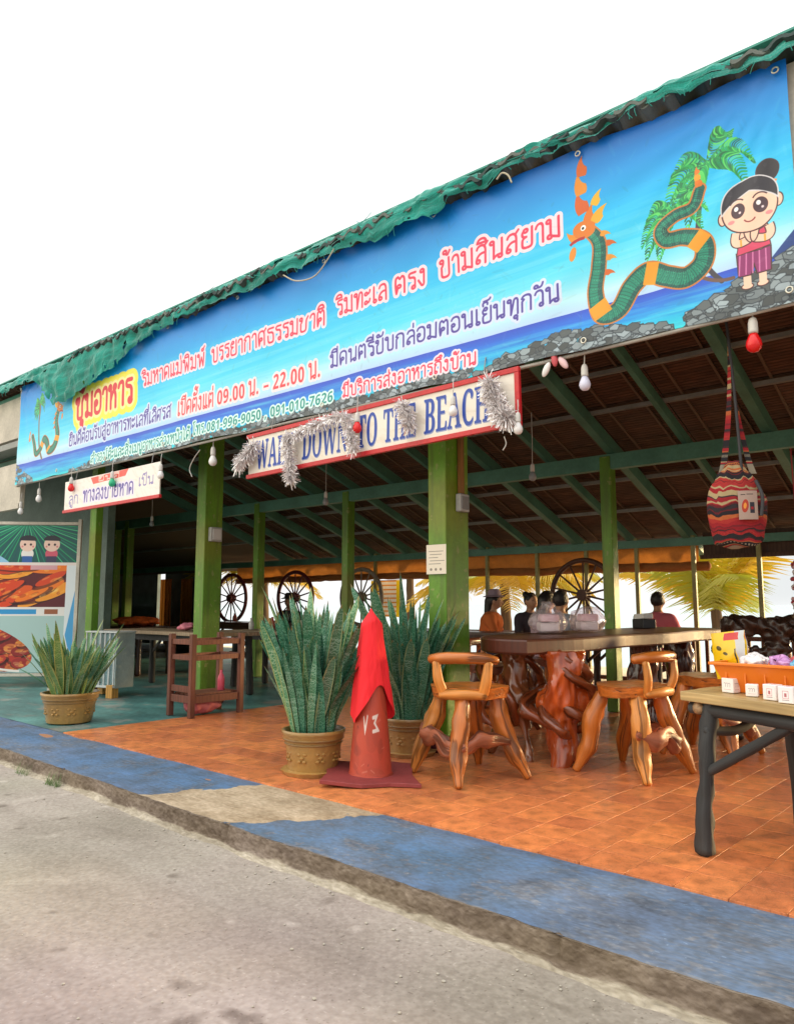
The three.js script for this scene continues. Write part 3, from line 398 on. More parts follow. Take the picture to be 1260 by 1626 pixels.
    g.fillStyle = '#8e2f6d'; g.beginPath(); g.moveTo(cx - 34, Y(0.75)); g.lineTo(cx + 42, Y(0.75)); g.lineTo(cx + 40, Y(0.85)); g.lineTo(cx + 8, Y(0.85)); g.lineTo(cx + 3, Y(0.81)); g.lineTo(cx - 4, Y(0.85)); g.lineTo(cx - 32, Y(0.85)); g.closePath(); g.fill(); ln(3); g.strokeStyle = '#d77ab0'; g.lineWidth = 3; for (let k = -1; k < 4; k++) { g.beginPath(); g.moveTo(cx - 12 + k * 14, Y(0.755)); g.lineTo(cx - 16 + k * 15, Y(0.845)); g.stroke(); }
    g.fillStyle = skin; g.beginPath(); g.roundRect(cx - 32, Y(0.635), 72, 70, 24); g.fill(); ln(2.5); g.fillStyle = '#d8456a'; g.beginPath(); g.moveTo(cx - 26, Y(0.7)); g.lineTo(cx + 34, Y(0.66)); g.lineTo(cx + 42, Y(0.745)); g.lineTo(cx - 34, Y(0.76)); g.closePath(); g.fill(); ln(2);
    for (const s of [-1, 1]) { g.strokeStyle = '#4a2a30'; g.lineWidth = 23; g.beginPath(); g.moveTo(cx + 4 + s * 36, Y(0.66)); g.quadraticCurveTo(cx + 4 + s * 50, Y(0.73), cx + 2 + s * 6, Y(0.7)); g.stroke(); g.strokeStyle = skin; g.lineWidth = 18; g.stroke(); g.strokeStyle = '#e0a03a'; g.lineWidth = 4; g.beginPath(); g.moveTo(cx + 4 + s * 26, Y(0.695)); g.lineTo(cx + 4 + s * 26, Y(0.725)); g.stroke(); }
    for (const s of [-1, 1]) { e(cx + 2 + s * 7, Y(0.672), 9, 25, skin, 2.5, s * 0.18); }
    e(cx - 62, hy + 16, 9, 15, skin); e(cx + 64, hy + 6, 10, 16, skin); e(cx, hy + 4, 62, 62, skin, 3);
    g.fillStyle = '#2f2d38'; g.beginPath(); g.moveTo(cx - 63, hy + 8); g.quadraticCurveTo(cx - 68, hy - 62, cx + 4, hy - 70); g.quadraticCurveTo(cx + 72, hy - 64, cx + 63, hy); g.quadraticCurveTo(cx + 48, hy - 24, cx + 2, hy - 36); g.quadraticCurveTo(cx - 44, hy - 20, cx - 63, hy + 8); g.fill(); g.strokeStyle = '#d9d6dc'; g.lineWidth = 3; g.stroke();
    for (const s of [-1, 1]) { e(cx + s * 25, hy + 6, 15, 18, '#4b3440', 2); e(cx + s * 25 - 4, hy, 5, 6, '#fff', 0); e(cx + s * 25 + 4, hy + 12, 3, 3, '#e8d6dc', 0); e(cx + s * 42, hy + 30, 8, 5, '#ee8f92', 0); g.strokeStyle = '#4a2a30'; g.lineWidth = 3; g.beginPath(); g.arc(cx + s * 26, hy - 6, 18, 3.6, 5.6); g.stroke(); }
    g.strokeStyle = '#8c3a3a'; g.lineWidth = 3; g.beginPath(); g.arc(cx, hy + 28, 13, 0.4, 2.7); g.stroke();
  }
  // left-hand picture (smaller serpent and palm)
  palm(U(0.06), Y(0.24), 120, 51); g.strokeStyle = '#7a6a58'; g.lineWidth = 16; g.beginPath(); g.moveTo(U(0.075), Y(0.8)); g.quadraticCurveTo(U(0.055), Y(0.6), U(0.06), Y(0.26)); g.stroke();
  naga(pp([[0.118, 0.36], [0.112, 0.48], [0.118, 0.62], [0.11, 0.73], [0.096, 0.74], [0.09, 0.66], [0.08, 0.62], [0.07, 0.7], [0.058, 0.74], [0.05, 0.64], [0.042, 0.55]]), 34, -1);
  for (const [dx, dy, s, c] of [[0, 0, 26, '#d98a5c'], [-3, -20, 20, '#e2aa74'], [0, -40, 16, '#d98a5c']]) flame(U(0.035) + dx, Y(0.6) + dy, s, c, 0);
  // text
  const red = '#dd3157', pk = '#f2d9e6', pur = '#4d3d9c', lav = '#cfdcf6', teal = '#118c86', mint = '#d3f0ee';
  const t = (s, u0, u1, v0, v1, c, h, w, hw) => thai(g, s, U(u0), U(u1), Y(v0), Y(v1), c, h, w, hw);
  t('ซุ้มอาหาร', 0.166, 0.303, 0.33, 0.53, '#f0e44a', '#f0e44a', 15, 34); t('ซุ้มอาหาร', 0.166, 0.303, 0.33, 0.53, '#d8263e', '#f7e9a0', 17, 12);
  t('ริมหาดแม่พิมพ์', 0.321, 0.442, 0.335, 0.43, red, pk); t('บรรยากาศธรรมชาติ', 0.453, 0.622, 0.335, 0.435, red, pk); t('ริมทะเล', 0.636, 0.696, 0.315, 0.412, red, pk); t('ตรง', 0.7025, 0.737, 0.305, 0.405, red, pk); t('ข้ามสินสยาม', 0.749, 0.856, 0.3, 0.402, red, pk);
  t('ยินดีต้อนรับสู่อาหารทะเลที่เลิศรส', 0.15, 0.385, 0.665, 0.755, pur, lav); t('เปิดตั้งแต่ 09.00 น. – 22.00 น.', 0.397, 0.617, 0.66, 0.765, '#e2414f', '#f4dfe6'); t('มีดนตรีขับกล่อมตอนเย็นทุกวัน', 0.628, 0.854, 0.645, 0.728, pur, lav);
  t('สำรองโต๊ะและสั่งเมนูอาหารล่วงหน้าได้', 0.21, 0.4225, 0.895, 0.962, teal, mint); t('โทร.081-996-9050 , 091-010-7626', 0.427, 0.633, 0.875, 0.945, teal, mint); t('มีบริการส่งอาหารถึงบ้าน', 0.644, 0.784, 0.87, 0.936, '#dd3157', '#f4dce8');
  // sun-faded grime specks
  for (let k = 0; k < 1600; k++) { g.fillStyle = `rgba(${r() < 0.5 ? '235,240,240' : '60,70,80'},${0.02 + r() * 0.05})`; g.beginPath(); g.ellipse(r() * W, r() * H, 2 + r() * 22, 1 + r() * 4, r() * 3, 0, 7); g.fill(); }
}
{
  const banner = thing('banner', 'long printed blue seaside banner with Thai lettering, serpent and girl', 'banner');
  const half = (k) => {
    const w = (BX1 - BX0) / 2, g = new THREE.PlaneGeometry(w, BT - BB, 110, 26), p = g.attributes.position; g.translate(BX0 + w * (k + 0.5), (BT + BB) / 2, BZ);
    for (let i = 0; i < p.count; i++) {
      const x = p.getX(i), y = p.getY(i), v = (BT - y) / (BT - BB), dx = BX1 - x, dy = BT - y, ang = Math.atan2(dy, dx + 0.01), rr = Math.hypot(dx, dy);
      let z = 0.012 * n3(x * 0.8, y * 1.2, 1) + 0.006 * n3(x * 3, y * 2.2, 5) * (1 - v * 0.4);
      z += 0.012 * Math.sin(ang * 26) * Math.exp(-rr * 0.9) * Math.min(1, rr * 4) + 0.008 * Math.sin(x * 5.2 + y * 3) * Math.exp(-v * 3.5);
      const dl = x - BX0; z += 0.01 * Math.sin(Math.atan2(dy, dl + 0.01) * 18) * Math.exp(-Math.hypot(dl, dy) * 1.2);
      const hang = Math.abs(((x + 20) % 1.15) - 0.575) / 0.575; z += 0.01 * (1 - hang) * (v > 0.8 ? (v - 0.8) * 5 : 0);
      p.setZ(i, BZ + z); if (v > 0.999) p.setY(i, y + 0.012 * n3(x * 1.4, 2, 2)); if (v < 0.001) p.setY(i, y + 0.01 * n3(x * 1.4, 6, 2));
    }
    g.computeVertexNormals(); return g;
  };
  const mats = [0, 1].map((k) => mat([1, 1, 1], 0.42, { map: canvasTex(2048, 584, (g) => { g.translate(-2048 * k, 0); drawBanner(g); }) }));
  const m = new THREE.Mesh(mergeGeometries([half(0), half(1)], true), mats); m.name = 'vinyl_sheet'; banner.add(m);
  const ring = new THREE.TorusGeometry(0.016, 0.005, 6, 14), EY = mat([0.6, 0.58, 0.5], 0.35, { metalness: 0.8 });
  for (let k = 0; k <= 8; k++) { const x = lerp(BX0 + 0.05, BX1 - 0.05, k / 8); part('eyelet', ring.clone().translate(x, BB + 0.05, BZ + 0.035), EY, banner); part('eyelet', ring.clone().translate(x, BT - 0.05, BZ + 0.035), EY, banner); }
  part('bottom_batten', limb([V(BX0 - 0.06, BB - 0.005, BZ - 0.02), V(-5, BB - 0.012, BZ - 0.02), V(BX1 + 0.03, BB - 0.005, BZ - 0.02)], [0.013, 0.013, 0.013], { seg: 7, along: 20 }), paint([0.5, 0.48, 0.44], 0.6), banner);
  part('end_batten', box(0.05, BT - BB - 0.02, 0.04, BX0 - 0.03, (BT + BB) / 2 - 0.03, BZ - 0.03), CREAM, banner);
}
// ---------------------------------------------------------------- roof edge and shade netting
{
  const edgeTile = [0, 1, 2].map((s) => { const q = rng(90 + s), g = new THREE.BoxGeometry(0.2, 0.03, 0.3, 14, 1, 2), p = g.attributes.position; for (let i = 0; i < p.count; i++) p.setY(i, p.getY(i) + 0.022 * Math.cos(p.getX(i) / 0.2 * 9.4) + 0.008 * (q() - 0.5)); g.computeVertexNormals(); return g; });
  const ET = [paint([0.07, 0.09, 0.085], 0.85), paint([0.14, 0.16, 0.14], 0.85), paint([0.04, 0.07, 0.065], 0.85)], r = rng(77);
  for (let k = 0; k < 62; k++) { const x = -8.6 + k * 0.165; const t = part('eave_tile', edgeTile[k % 3], ET[Math.floor(r() * 3)], hall); t.position.set(x, BT + 0.005 + 0.03 * r(), -4.19 - 0.03 * r()); t.rotation.set(-0.3 + 0.2 * (r() - 0.5), 0.2 * (r() - 0.5), 0.25 * (r() - 0.5)); }
  const uOf = (x) => (x - BX0) / (BX1 - BX0), keys = [[-0.3, 0.12], [0.0, 0.1], [0.06, 0.14], [0.085, 0.3], [0.125, 0.52], [0.16, 0.56], [0.21, 0.48], [0.27, 0.36], [0.34, 0.19], [0.4, 0.13], [0.46, 0.12], [0.53, 0.15], [0.6, 0.13], [0.68, 0.15], [0.755, 0.2], [0.765, 0.1], [0.86, 0.085], [1, 0.07], [1.5, 0.07]];
  const hang = (x) => { const u = uOf(x); let i = 0; while (i < keys.length - 2 && u > keys[i + 1][0]) i++; return lerp(keys[i][1], keys[i + 1][1], clamp((u - keys[i][0]) / (keys[i + 1][0] - keys[i][0]), 0, 1)); };
  const humps = [-14, -10.3, -9.0, -7.6, -6.5, -5.2, -4.55, -3.7, -2.75, -1.9, -0.9, 0.4, 2];
  const topY = (x) => { let i = 0; while (i < humps.length - 2 && x > humps[i + 1]) i++; const t = (x - humps[i]) / (humps[i + 1] - humps[i]); return BT + 0.1 + 0.05 * Math.pow(Math.sin(Math.PI * t), 0.6) + 0.02 * n3(x * 1.5, 0, 3) + 0.008 * n3(x * 9, 0, 5); };
  const N = 620, M = 22, pos = [], uv = [], idx = [];
  for (let i = 0; i <= N; i++) {
    const x = -13.5 + 15.5 * i / N, ty = topY(x), h = hang(x) + 0.015 * n3(x * 2, 9, 1) + 0.006 * n3(x * 9, 9, 7);
    for (let j = 0; j <= M; j++) {
      const t = j / M; let y, z;
      if (t < 0.35) { const k = t / 0.35; z = lerp(-4.9, -4.17, k); y = lerp(ty - 0.16, ty, Math.sin(k * 1.57)); } else { const k = (t - 0.35) / 0.65, a = Math.min(1, k * 3) * 1.57; z = -4.17 + 0.085 * Math.sin(a) + 0.03 * k; y = ty - 0.05 * (1 - Math.cos(a)) - Math.max(0, k - 0.2) * 1.25 * h; }
      const f = sstep(0.3, 0.6, t); z += f * (0.02 * n3(x * 4 + y * 2, y * 3, 1) + 0.02 * n3(x * 1.2 - y * 6, y * 8, 4) + 0.005 * n3(x * 11, y * 9, 2)); y += f * 0.012 * n3(x * 7, t * 3, 9);
      pos.push(x + f * 0.02 * n3(x * 3, y * 8, 11), y, z); uv.push(x, t * 0.8);
    }
  }
  const skip = (i, j) => { const x = -13.5 + 15.5 * i / N, t = j / M; return (t > 0.5 && n3(x * 2.3, t * 3.2, 21) > 0.72) || (t > 0.9 && n3(x * 9, t * 3, 31) > 0.66); };
  for (let i = 0; i < N; i++) for (let j = 0; j < M; j++) { if (skip(i, j)) continue; const a = i * (M + 1) + j; idx.push(a, a + 1, a + M + 1, a + 1, a + M + 2, a + M + 1); }
  const g = new THREE.BufferGeometry(); g.setAttribute('position', new THREE.Float32BufferAttribute(pos, 3)); g.setAttribute('uv', new THREE.Float32BufferAttribute(uv, 2)); g.setIndex(idx); g.computeVertexNormals();
  const nt = tex(512, 256, (u, v) => { const a = pf(u, v, 9, 4, 801, 5), weave = (Math.sin(u * 512 * 1.05) + Math.sin(v * 256 * 1.05)) * 5, st = pf(u, v, 6, 30, 811, 3), k = 0.98 + 0.4 * (a - 0.5) + 0.35 * (st - 0.5); return [4 * k + weave * 0.4, 150 * k + weave, 134 * k + weave]; }, [1 / 1.5, 1.3]);
  const NET = phys([0.95, 0.95, 0.95], 0.9, { map: nt, bumpMap: mottleBump, bumpScale: 0.004, transmission: 0.28, thickness: 0 }), net = thing('shade_netting', 'teal shade netting bunched over the roof edge above the banner', 'netting');
  part('net_sheet', g, NET, net);
  const tr = rng(23), th = []; for (let k = 0; k < 80; k++) { const x = -10.6 + 11.4 * tr(), y = topY(x) - 0.05 - hang(x) * (0.55 + 0.4 * tr()), l = 0.04 + 0.12 * tr() * tr(), a = (tr() - 0.5) * 0.09; th.push(new THREE.TubeGeometry(new THREE.CatmullRomCurve3([V(x, y, -4.055), V(x + a * 0.4, y - l * 0.5, -4.04), V(x + a, y - l, -4.05)]), 5, 0.0022, 4)); }
  for (let k = 0; k < 26; k++) { const x = -10 + 10.5 * tr(), w = 0.15 + 0.35 * tr(), y = topY(x) - 0.03 - 0.06 * tr(); th.push(new THREE.TubeGeometry(new THREE.CatmullRomCurve3([V(x, y, -4.06), V(x + w * 0.5, y - 0.03 - 0.05 * tr(), -4.03), V(x + w, y + 0.02, -4.06)]), 8, 0.003, 4)); }
  part('frayed_threads', join(th), mat([0.03, 0.3, 0.25], 0.9), net).userData.kind = 'stuff';
  const ROPE = mat([0.5, 0.45, 0.33], 0.9);
  const w = (a) => wire(a.map(([px, py]) => onZ(px, py, -4.03)), 0.006, 16);
  single('tie_cord', w([[450, 437], [470, 446], [500, 438], [520, 412], [530, 395]]), ROPE, 'pale cord looping below the netting above the Thai heading', 'cord');
  single('tie_cord', w([[788, 285], [796, 275], [806, 278], [812, 290]]), ROPE, 'short pale cord on a dark bunched stretch of netting', 'cord');
}
// ---------------------------------------------------------------- hanging signs
{
  const RED = paint([0.68, 0.02, 0.03], 0.4);
  const frameSign = (name, label, x0, x1, y0, y1, tilt, draw, fw, sides) => {
    const w = x1 - x0, h = y1 - y0, s = thing(name, label, 'sign', [(x0 + x1) / 2, (y0 + y1) / 2, -4.1]); s.rotation.z = tilt;
    part('panel', new THREE.BoxGeometry(w, h, 0.012), [0, 1, 2, 3, 5].reduce((a, i) => ((a[i] = CREAM), a), Object.assign([], { 4: mat([1, 1, 1], 0.4, { map: canvasTex(1536, Math.round(1536 * h / w), draw) }) })), s);
    if (sides.includes('t')) part('frame_bar', box(w + fw, fw, 0.03, 0, h / 2, 0.004, 0.003), RED, s); if (sides.includes('b')) part('frame_bar', box(w + fw, fw, 0.03, 0, -h / 2, 0.004, 0.003), RED, s);
    if (sides.includes('r')) part('frame_bar', box(fw, h - fw - 0.002, 0.03, w / 2, 0, 0.004, 0.003), RED, s); if (sides.includes('l')) part('frame_bar', box(fw, h - fw - 0.002, 0.03, -w / 2, 0, 0.004, 0.003), RED, s);
    for (const k of [-0.4, 0.4]) part('hanger', wire([V(w * k, h / 2, -0.02), V(w * k, h / 2 + 0.08, -0.03), V(w * k, h / 2 + 0.16, -0.05)], 0.004, 4), mat([0.3, 0.3, 0.3], 0.5), s);
    return s;
  };
  const old = (g, W, H, seed) => { const r = rng(seed); for (let k = 0; k < 260; k++) { g.fillStyle = `rgba(150,120,90,${r() * 0.07})`; g.beginPath(); g.ellipse(r() * W, r() * H, 5 + r() * 60, 2 + r() * 12, r(), 0, 7); g.fill(); } };
  frameSign('hanging_sign', 'red framed white sign reading WALK DOWN TO THE BEACH in blue', -5.24, -2.5, 2.33, 2.685, 0.017, (g, W, H) => {
    g.fillStyle = '#e9e2d6'; g.fillRect(0, 0, W, H); old(g, W, H, 3);
    const word = (s, x0, x1) => { g.save(); g.font = 'bold 120px serif'; const m = g.measureText(s).width; g.translate(x0 * W, H * 0.85); g.transform((x1 - x0) * W / m, 0, -0.06, 1.62, 0, 0); g.fillStyle = '#8d94b8'; g.fillText(s, 4, 3); g.fillStyle = '#2146a6'; g.fillText(s, 0, 0); g.restore(); };
    word('WALK', 0.035, 0.215); word('DOWN', 0.25, 0.44); word('TO', 0.475, 0.555); word('THE', 0.575, 0.69); word('BEACH', 0.715, 0.92);
  }, 0.035, 'tbr');
  frameSign('hanging_sign', 'white sign with purple Thai lettering and a red lower edge', -8.64, -6.64, 2.27, 2.62, 0.0, (g, W, H) => {
    g.fillStyle = '#ece6e0'; g.fillRect(0, 0, W, H); old(g, W, H, 4);
    g.fillStyle = '#e4574b'; g.beginPath(); g.moveTo(W * 0.3, H * 0.04); g.lineTo(W * 0.7, 0); g.lineTo(W * 0.67, H * 0.2); g.lineTo(W * 0.33, H * 0.26); g.fill(); thai(g, 'ยินดี', W * 0.38, W * 0.62, H * 0.07, H * 0.2, '#f2c7bd', null, 13);
    thai(g, 'ทางลงชายหาด', W * 0.22, W * 0.76, H * 0.42, H * 0.78, '#5a4aa0', '#e2dcec', 13, 14); thai(g, 'ลูก', W * 0.05, W * 0.17, H * 0.5, H * 0.78, '#8f86b8', null, 12); thai(g, 'เป็น', W * 0.8, W * 0.95, H * 0.36, H * 0.6, '#8f86b8', null, 12);
  }, 0.035, 'b');
}
// ---------------------------------------------------------------- lamps on the wire, tinsel
{
  const SOCK = mat([0.62, 0.6, 0.57], 0.5), WIRE = mat([0.55, 0.53, 0.5], 0.6);
  const bulbMat = { white: phys([0.82, 0.8, 0.8], 0.15), lavender: phys([0.68, 0.68, 0.85], 0.15), red: phys([0.72, 0.012, 0.015], 0.18), green: phys([0.02, 0.45, 0.22], 0.2), grey: phys([0.3, 0.32, 0.34], 0.3) };
  const bl = new THREE.LatheGeometry([[0.001, -0.062], [0.018, -0.058], [0.031, -0.044], [0.036, -0.026], [0.033, -0.008], [0.024, 0.014], [0.018, 0.028], [0.001, 0.03]].map((a) => new THREE.Vector2(...a)), 18);
  const sk = new THREE.LatheGeometry([[0.001, 0.028], [0.02, 0.028], [0.022, 0.04], [0.021, 0.082], [0.016, 0.1], [0.007, 0.108], [0.001, 0.108]].map((a) => new THREE.Vector2(...a)), 14);
  const lamp = (px, py, z, color, label, up = 0.14, s = 1) => { const q = onZ(px, py, z), o = thing('light_bulb', label, 'light bulb', [q.x, q.y + 0.02, q.z], 0, 'bulbs on the wire'); o.scale.setScalar(s); part('bulb', bl, bulbMat[color], o); part('socket', sk, SOCK, o); part('wire', wire([V(0, 0.106, 0), V(0.006, 0.106 + up * 0.5, 0.004), V(-0.004, 0.106 + up, -0.01)], 0.004, 6), WIRE, o); };
  lamp(33, 812, -4.2, 'white', 'white bulb hanging just above the food billboard', 0.12); lamp(62, 792, -4.2, 'white', 'white bulb under the serpent end of the banner', 0.14, 1.05);
  lamp(113, 775, -4.06, 'red', 'red bulb at the corner of the Thai sign', 0.12); lamp(178, 767, -4.06, 'green', 'green bulb in front of the Thai sign', 0.12); lamp(255, 755, -4.06, 'white', 'white bulb at the other end of the Thai sign', 0.12, 0.9);
  lamp(338, 732, -4.2, 'white', 'white bulb under the banner between the two hanging signs', 0.14, 1.1); lamp(567, 680, -4.04, 'red', 'red bulb in front of the word TO', 0.16, 0.95); lamp(719, 654, -4.04, 'white', 'white bulb in front of the word BEACH', 0.14, 0.85);
  lamp(822, 682, -4.04, 'white', 'white bulb at the lower corner of the beach sign', 0.1, 0.85); lamp(928, 610, -4.2, 'lavender', 'large lavender white bulb hanging alone below the grey printed rocks', 0.14, 1); lamp(1196, 545, -4.2, 'red', 'large red bulb beside the striped hanging bag', 0.12, 1.15);
  lamp(845, 757, -6.2, 'grey', 'grey unlit lamp hanging under the roof behind the beach sign', 0.5, 1); lamp(517, 797, -6.2, 'grey', 'small grey lamp under the dark roof beyond the beach sign', 0.5, 1); lamp(241, 832, -6.4, 'grey', 'small grey lamp in the dark beside the nearer green pillar', 0.5, 1);
  // loose lead
  single('loose_wire', wire([[305, 757], [301, 745], [308, 728], [318, 714]].map(([a, b]) => onZ(a, b, -4.2)), 0.005), WIRE, 'loose white wire end dangling under the banner', 'wire'); single('loose_wire', wire([[798, 715], [803, 705], [800, 693]].map(([a, b]) => onZ(a, b, -4.1)), 0.004), WIRE, 'short loose wire below the beach sign', 'wire');
  const TIN = mat([0.86, 0.82, 0.82], 0.34, { metalness: 0.5 });
  const tinsel = (spine, n, len, seed, label) => {
    const r = rng(seed), cur = new THREE.CatmullRomCurve3(spine.map(([px, py]) => onZ(px, py, -4.02))), pos = [], nor = [];
    for (let k = 0; k < n; k++) {
      const c = cur.getPoint(r()), a = r() * 6.283, b = (r() - 0.5) * 2, d = V(Math.cos(a) * Math.sqrt(1 - b * b), b * 0.9 - 0.2, Math.sin(a) * Math.sqrt(1 - b * b) * 0.7).normalize(), s = V(r() - 0.5, r() - 0.5, r() - 0.5).cross(d).normalize().multiplyScalar(0.0028 + r() * 0.003), l = len * (0.5 + 0.7 * r()), m = c.clone().addScaledVector(d, l * 0.55).addScaledVector(s, (r() - 0.5) * 3), e = c.clone().addScaledVector(d, l); e.y -= l * 0.25 * r();
      const P = [c.clone().add(s), c.clone().sub(s), m.clone().add(s), m.clone().sub(s), e.clone().addScaledVector(s, 0.6), e.clone().addScaledVector(s, -0.6)];
      for (const i of [0, 1, 2, 1, 3, 2, 2, 3, 4, 3, 5, 4]) pos.push(P[i].x, P[i].y, P[i].z);
    }
    const g = new THREE.BufferGeometry(); g.setAttribute('position', new THREE.Float32BufferAttribute(pos, 3)); g.computeVertexNormals();
    const o = thing('tinsel_garland', label, 'tinsel', [0, 0, 0], 0, 'silver tinsel on the beach sign'); part('tinsel_strips', g, TIN, o).userData.kind = 'stuff'; part('cord', new THREE.TubeGeometry(cur, 14, 0.006, 5), TIN, o);
  };
  tinsel([[378, 738], [392, 722], [404, 706]], 760, 0.085, 1, 'silver tinsel tuft hanging off the edge of the beach sign'); tinsel([[455, 690], [458, 720], [460, 750], [462, 762]], 900, 0.07, 2, 'silver tinsel tail hanging straight down over the word WALK'); tinsel([[452, 700], [480, 684], [515, 668], [548, 658]], 1000, 0.066, 3, 'silver tinsel swag along the sign above the word DOWN');
  tinsel([[548, 658], [556, 690], [562, 715]], 640, 0.066, 4, 'silver tinsel strand between DOWN and the red bulb'); tinsel([[636, 640], [645, 655], [648, 680]], 700, 0.07, 5, 'silver tinsel tuft over the letter E of THE'); tinsel([[774, 604], [784, 630], [794, 656], [806, 664]], 1300, 0.085, 6, 'bushy silver tinsel covering the last letter of BEACH');
  // little plastic blossoms on the wire
  const bq = onZ(880, 579, -4.15), fl = thing('plastic_blossom', 'pink and white plastic blossoms under the banner', 'decoration', [bq.x, bq.y, bq.z]);
  for (const [dx, dy, c, ro] of [[-0.06, -0.02, [0.8, 0.78, 0.78], -0.5], [0.06, 0, [0.75, 0.5, 0.52], 0.6], [0.0, 0.035, [0.55, 0.08, 0.1], 0.1]]) part('petal', new THREE.SphereGeometry(0.05, 10, 8).scale(0.45, 1, 0.35).rotateZ(ro).translate(dx, dy, 0), mat(c, 0.5), fl);
  part('stem', wire([V(0, 0.03, 0), V(0, 0.1, -0.02), V(0, 0.2, -0.03)], 0.004, 4), WIRE, fl);
}
{ // woven bag
  const c = onZ(1168, 800, -4.45), top = onZ(1172, 505, -4.45), bag = thing('striped_bag', 'woven red striped shoulder bag hanging by long straps from the eave', 'bag', [c.x, c.y, c.z], 0.55);
  const t = canvasTex(512, 512, (g) => {
    const r = rng(12), cols = ['#8e1a22', '#9c2a26', '#a8582f', '#1d1a20', '#a08c68', '#861822', '#5c141c', '#93222a', '#2a2328', '#8f1d26', '#6a1820']; let y = 0; while (y < 512) { const h = 3 + r() * 12; g.fillStyle = cols[Math.floor(r() * cols.length)]; g.fillRect(0, y, 512, h + 1); if (h > 14.5) { g.fillStyle = cols[Math.floor(r() * cols.length)]; for (let x = 0; x < 512; x += 12) { g.beginPath(); g.moveTo(x, y + h * 0.75); g.lineTo(x + 6, y + h * 0.25); g.lineTo(x + 12, y + h * 0.75); g.fill(); } } y += h; }
    g.fillStyle = '#1f1d22'; g.fillRect(0, 400, 512, 22); g.fillRect(0, 440, 512, 30); g.fillStyle = '#8c8474'; for (let x = 0; x < 512; x += 14) g.fillRect(x, 448, 7, 9); g.fillRect(0, 480, 512, 32);
  });
  const g = new THREE.SphereGeometry(1, 40, 28), p = g.attributes.position;
  for (let i = 0; i < p.count; i++) { let x = p.getX(i), y = p.getY(i), z = p.getZ(i); const up = (y + 1) / 2, w = y > 0 ? 1 - 0.62 * Math.pow(y, 1.4) : Math.sqrt(1 - 0.0 * y), k = Math.hypot(x, z) > 1e-4 ? 1 / Math.max(0.35, Math.hypot(x, z)) : 1; const f = lerp(1, k, 0.6) * w, fold = 1 + 0.07 * Math.sin(Math.atan2(z, x) * 9 + y * 2) * sstep(0, 1, up); p.setXYZ(i, x * 0.158 * f * fold, y * 0.24 - 0.0 + 0.02 * n3(x * 2, y * 2, z * 2), z * 0.085 * f * fold); }
  g.computeVertexNormals(); part('bag_body', g, phys([1, 1, 1], 0.95, { map: t, bumpMap: mottleBump, bumpScale: 0.003, sheen: 0.3 }), bag);
  const pt = canvasTex(256, 320, (g) => { g.fillStyle = '#a08a80'; g.fillRect(0, 0, 256, 320); g.fillStyle = '#2c2628'; g.fillRect(34, 40, 60, 8); g.fillRect(110, 36, 90, 8); g.fillStyle = '#a33c2c'; g.beginPath(); g.ellipse(86, 170, 44, 74, 0.2, 0, 7); g.fill(); g.fillStyle = '#d68a3a'; g.beginPath(); g.ellipse(84, 168, 20, 34, 0.2, 0, 7); g.fill(); g.fillStyle = '#2b2a35'; g.fillRect(148, 130, 62, 120); g.fillStyle = '#8c1f26'; g.fillRect(160, 180, 36, 30); });
  const pg = new THREE.PlaneGeometry(0.1, 0.16, 8, 8), pq = pg.attributes.position; for (let i = 0; i < pq.count; i++) pq.setZ(i, 0.104 - 3.2 * pq.getX(i) ** 2 - 0.35 * pq.getY(i) ** 2); pg.computeVertexNormals(); part('pocket_patch', pg.translate(0.035, -0.02, 0), mat([1, 1, 1], 0.9, { map: pt }), bag, 'pale printed pocket patch on the bag');
  const STR = phys([1, 1, 1], 0.95, { map: t }), H = top.y - c.y;
  const strap = (x, s, xt) => { const g = new THREE.PlaneGeometry(0.035, 1, 1, 16), q = g.attributes.position; for (let i = 0; i < q.count; i++) { const k = q.getY(i) + 0.5, y = lerp(0.17, H, k), cx = lerp(x, xt, Math.pow(k, 0.7)) + s * 0.02 * Math.sin(k * 3), a = s * k * 1.6, d = q.getX(i) * (1 - 0.45 * k); q.setXYZ(i, cx + d * Math.cos(a), y, d * Math.sin(a)); } g.computeVertexNormals(); part('strap', g, STR, bag); };
  strap(-0.07, 1, 0); strap(0.1, -1, 0.01); part('cord', wire([V(0.03, 0.18, 0.03), V(0.02, H * 0.6, 0.01), V(0, H, 0)], 0.009), mat([0.04, 0.04, 0.045], 0.8), bag);
  part('cord', wire([V(0.09, 0.12, 0.07), V(0.11, 0.03, 0.1), V(0.1, -0.08, 0.1)], 0.01), mat([0.04, 0.04, 0.045], 0.8), bag);
  part('hook', wire([V(0, H, 0), V(0.0, H + 0.05, 0.05), V(0, BB + 0.18 - c.y, 0.12)], 0.006), mat([0.2, 0.2, 0.2], 0.5), bag);
}
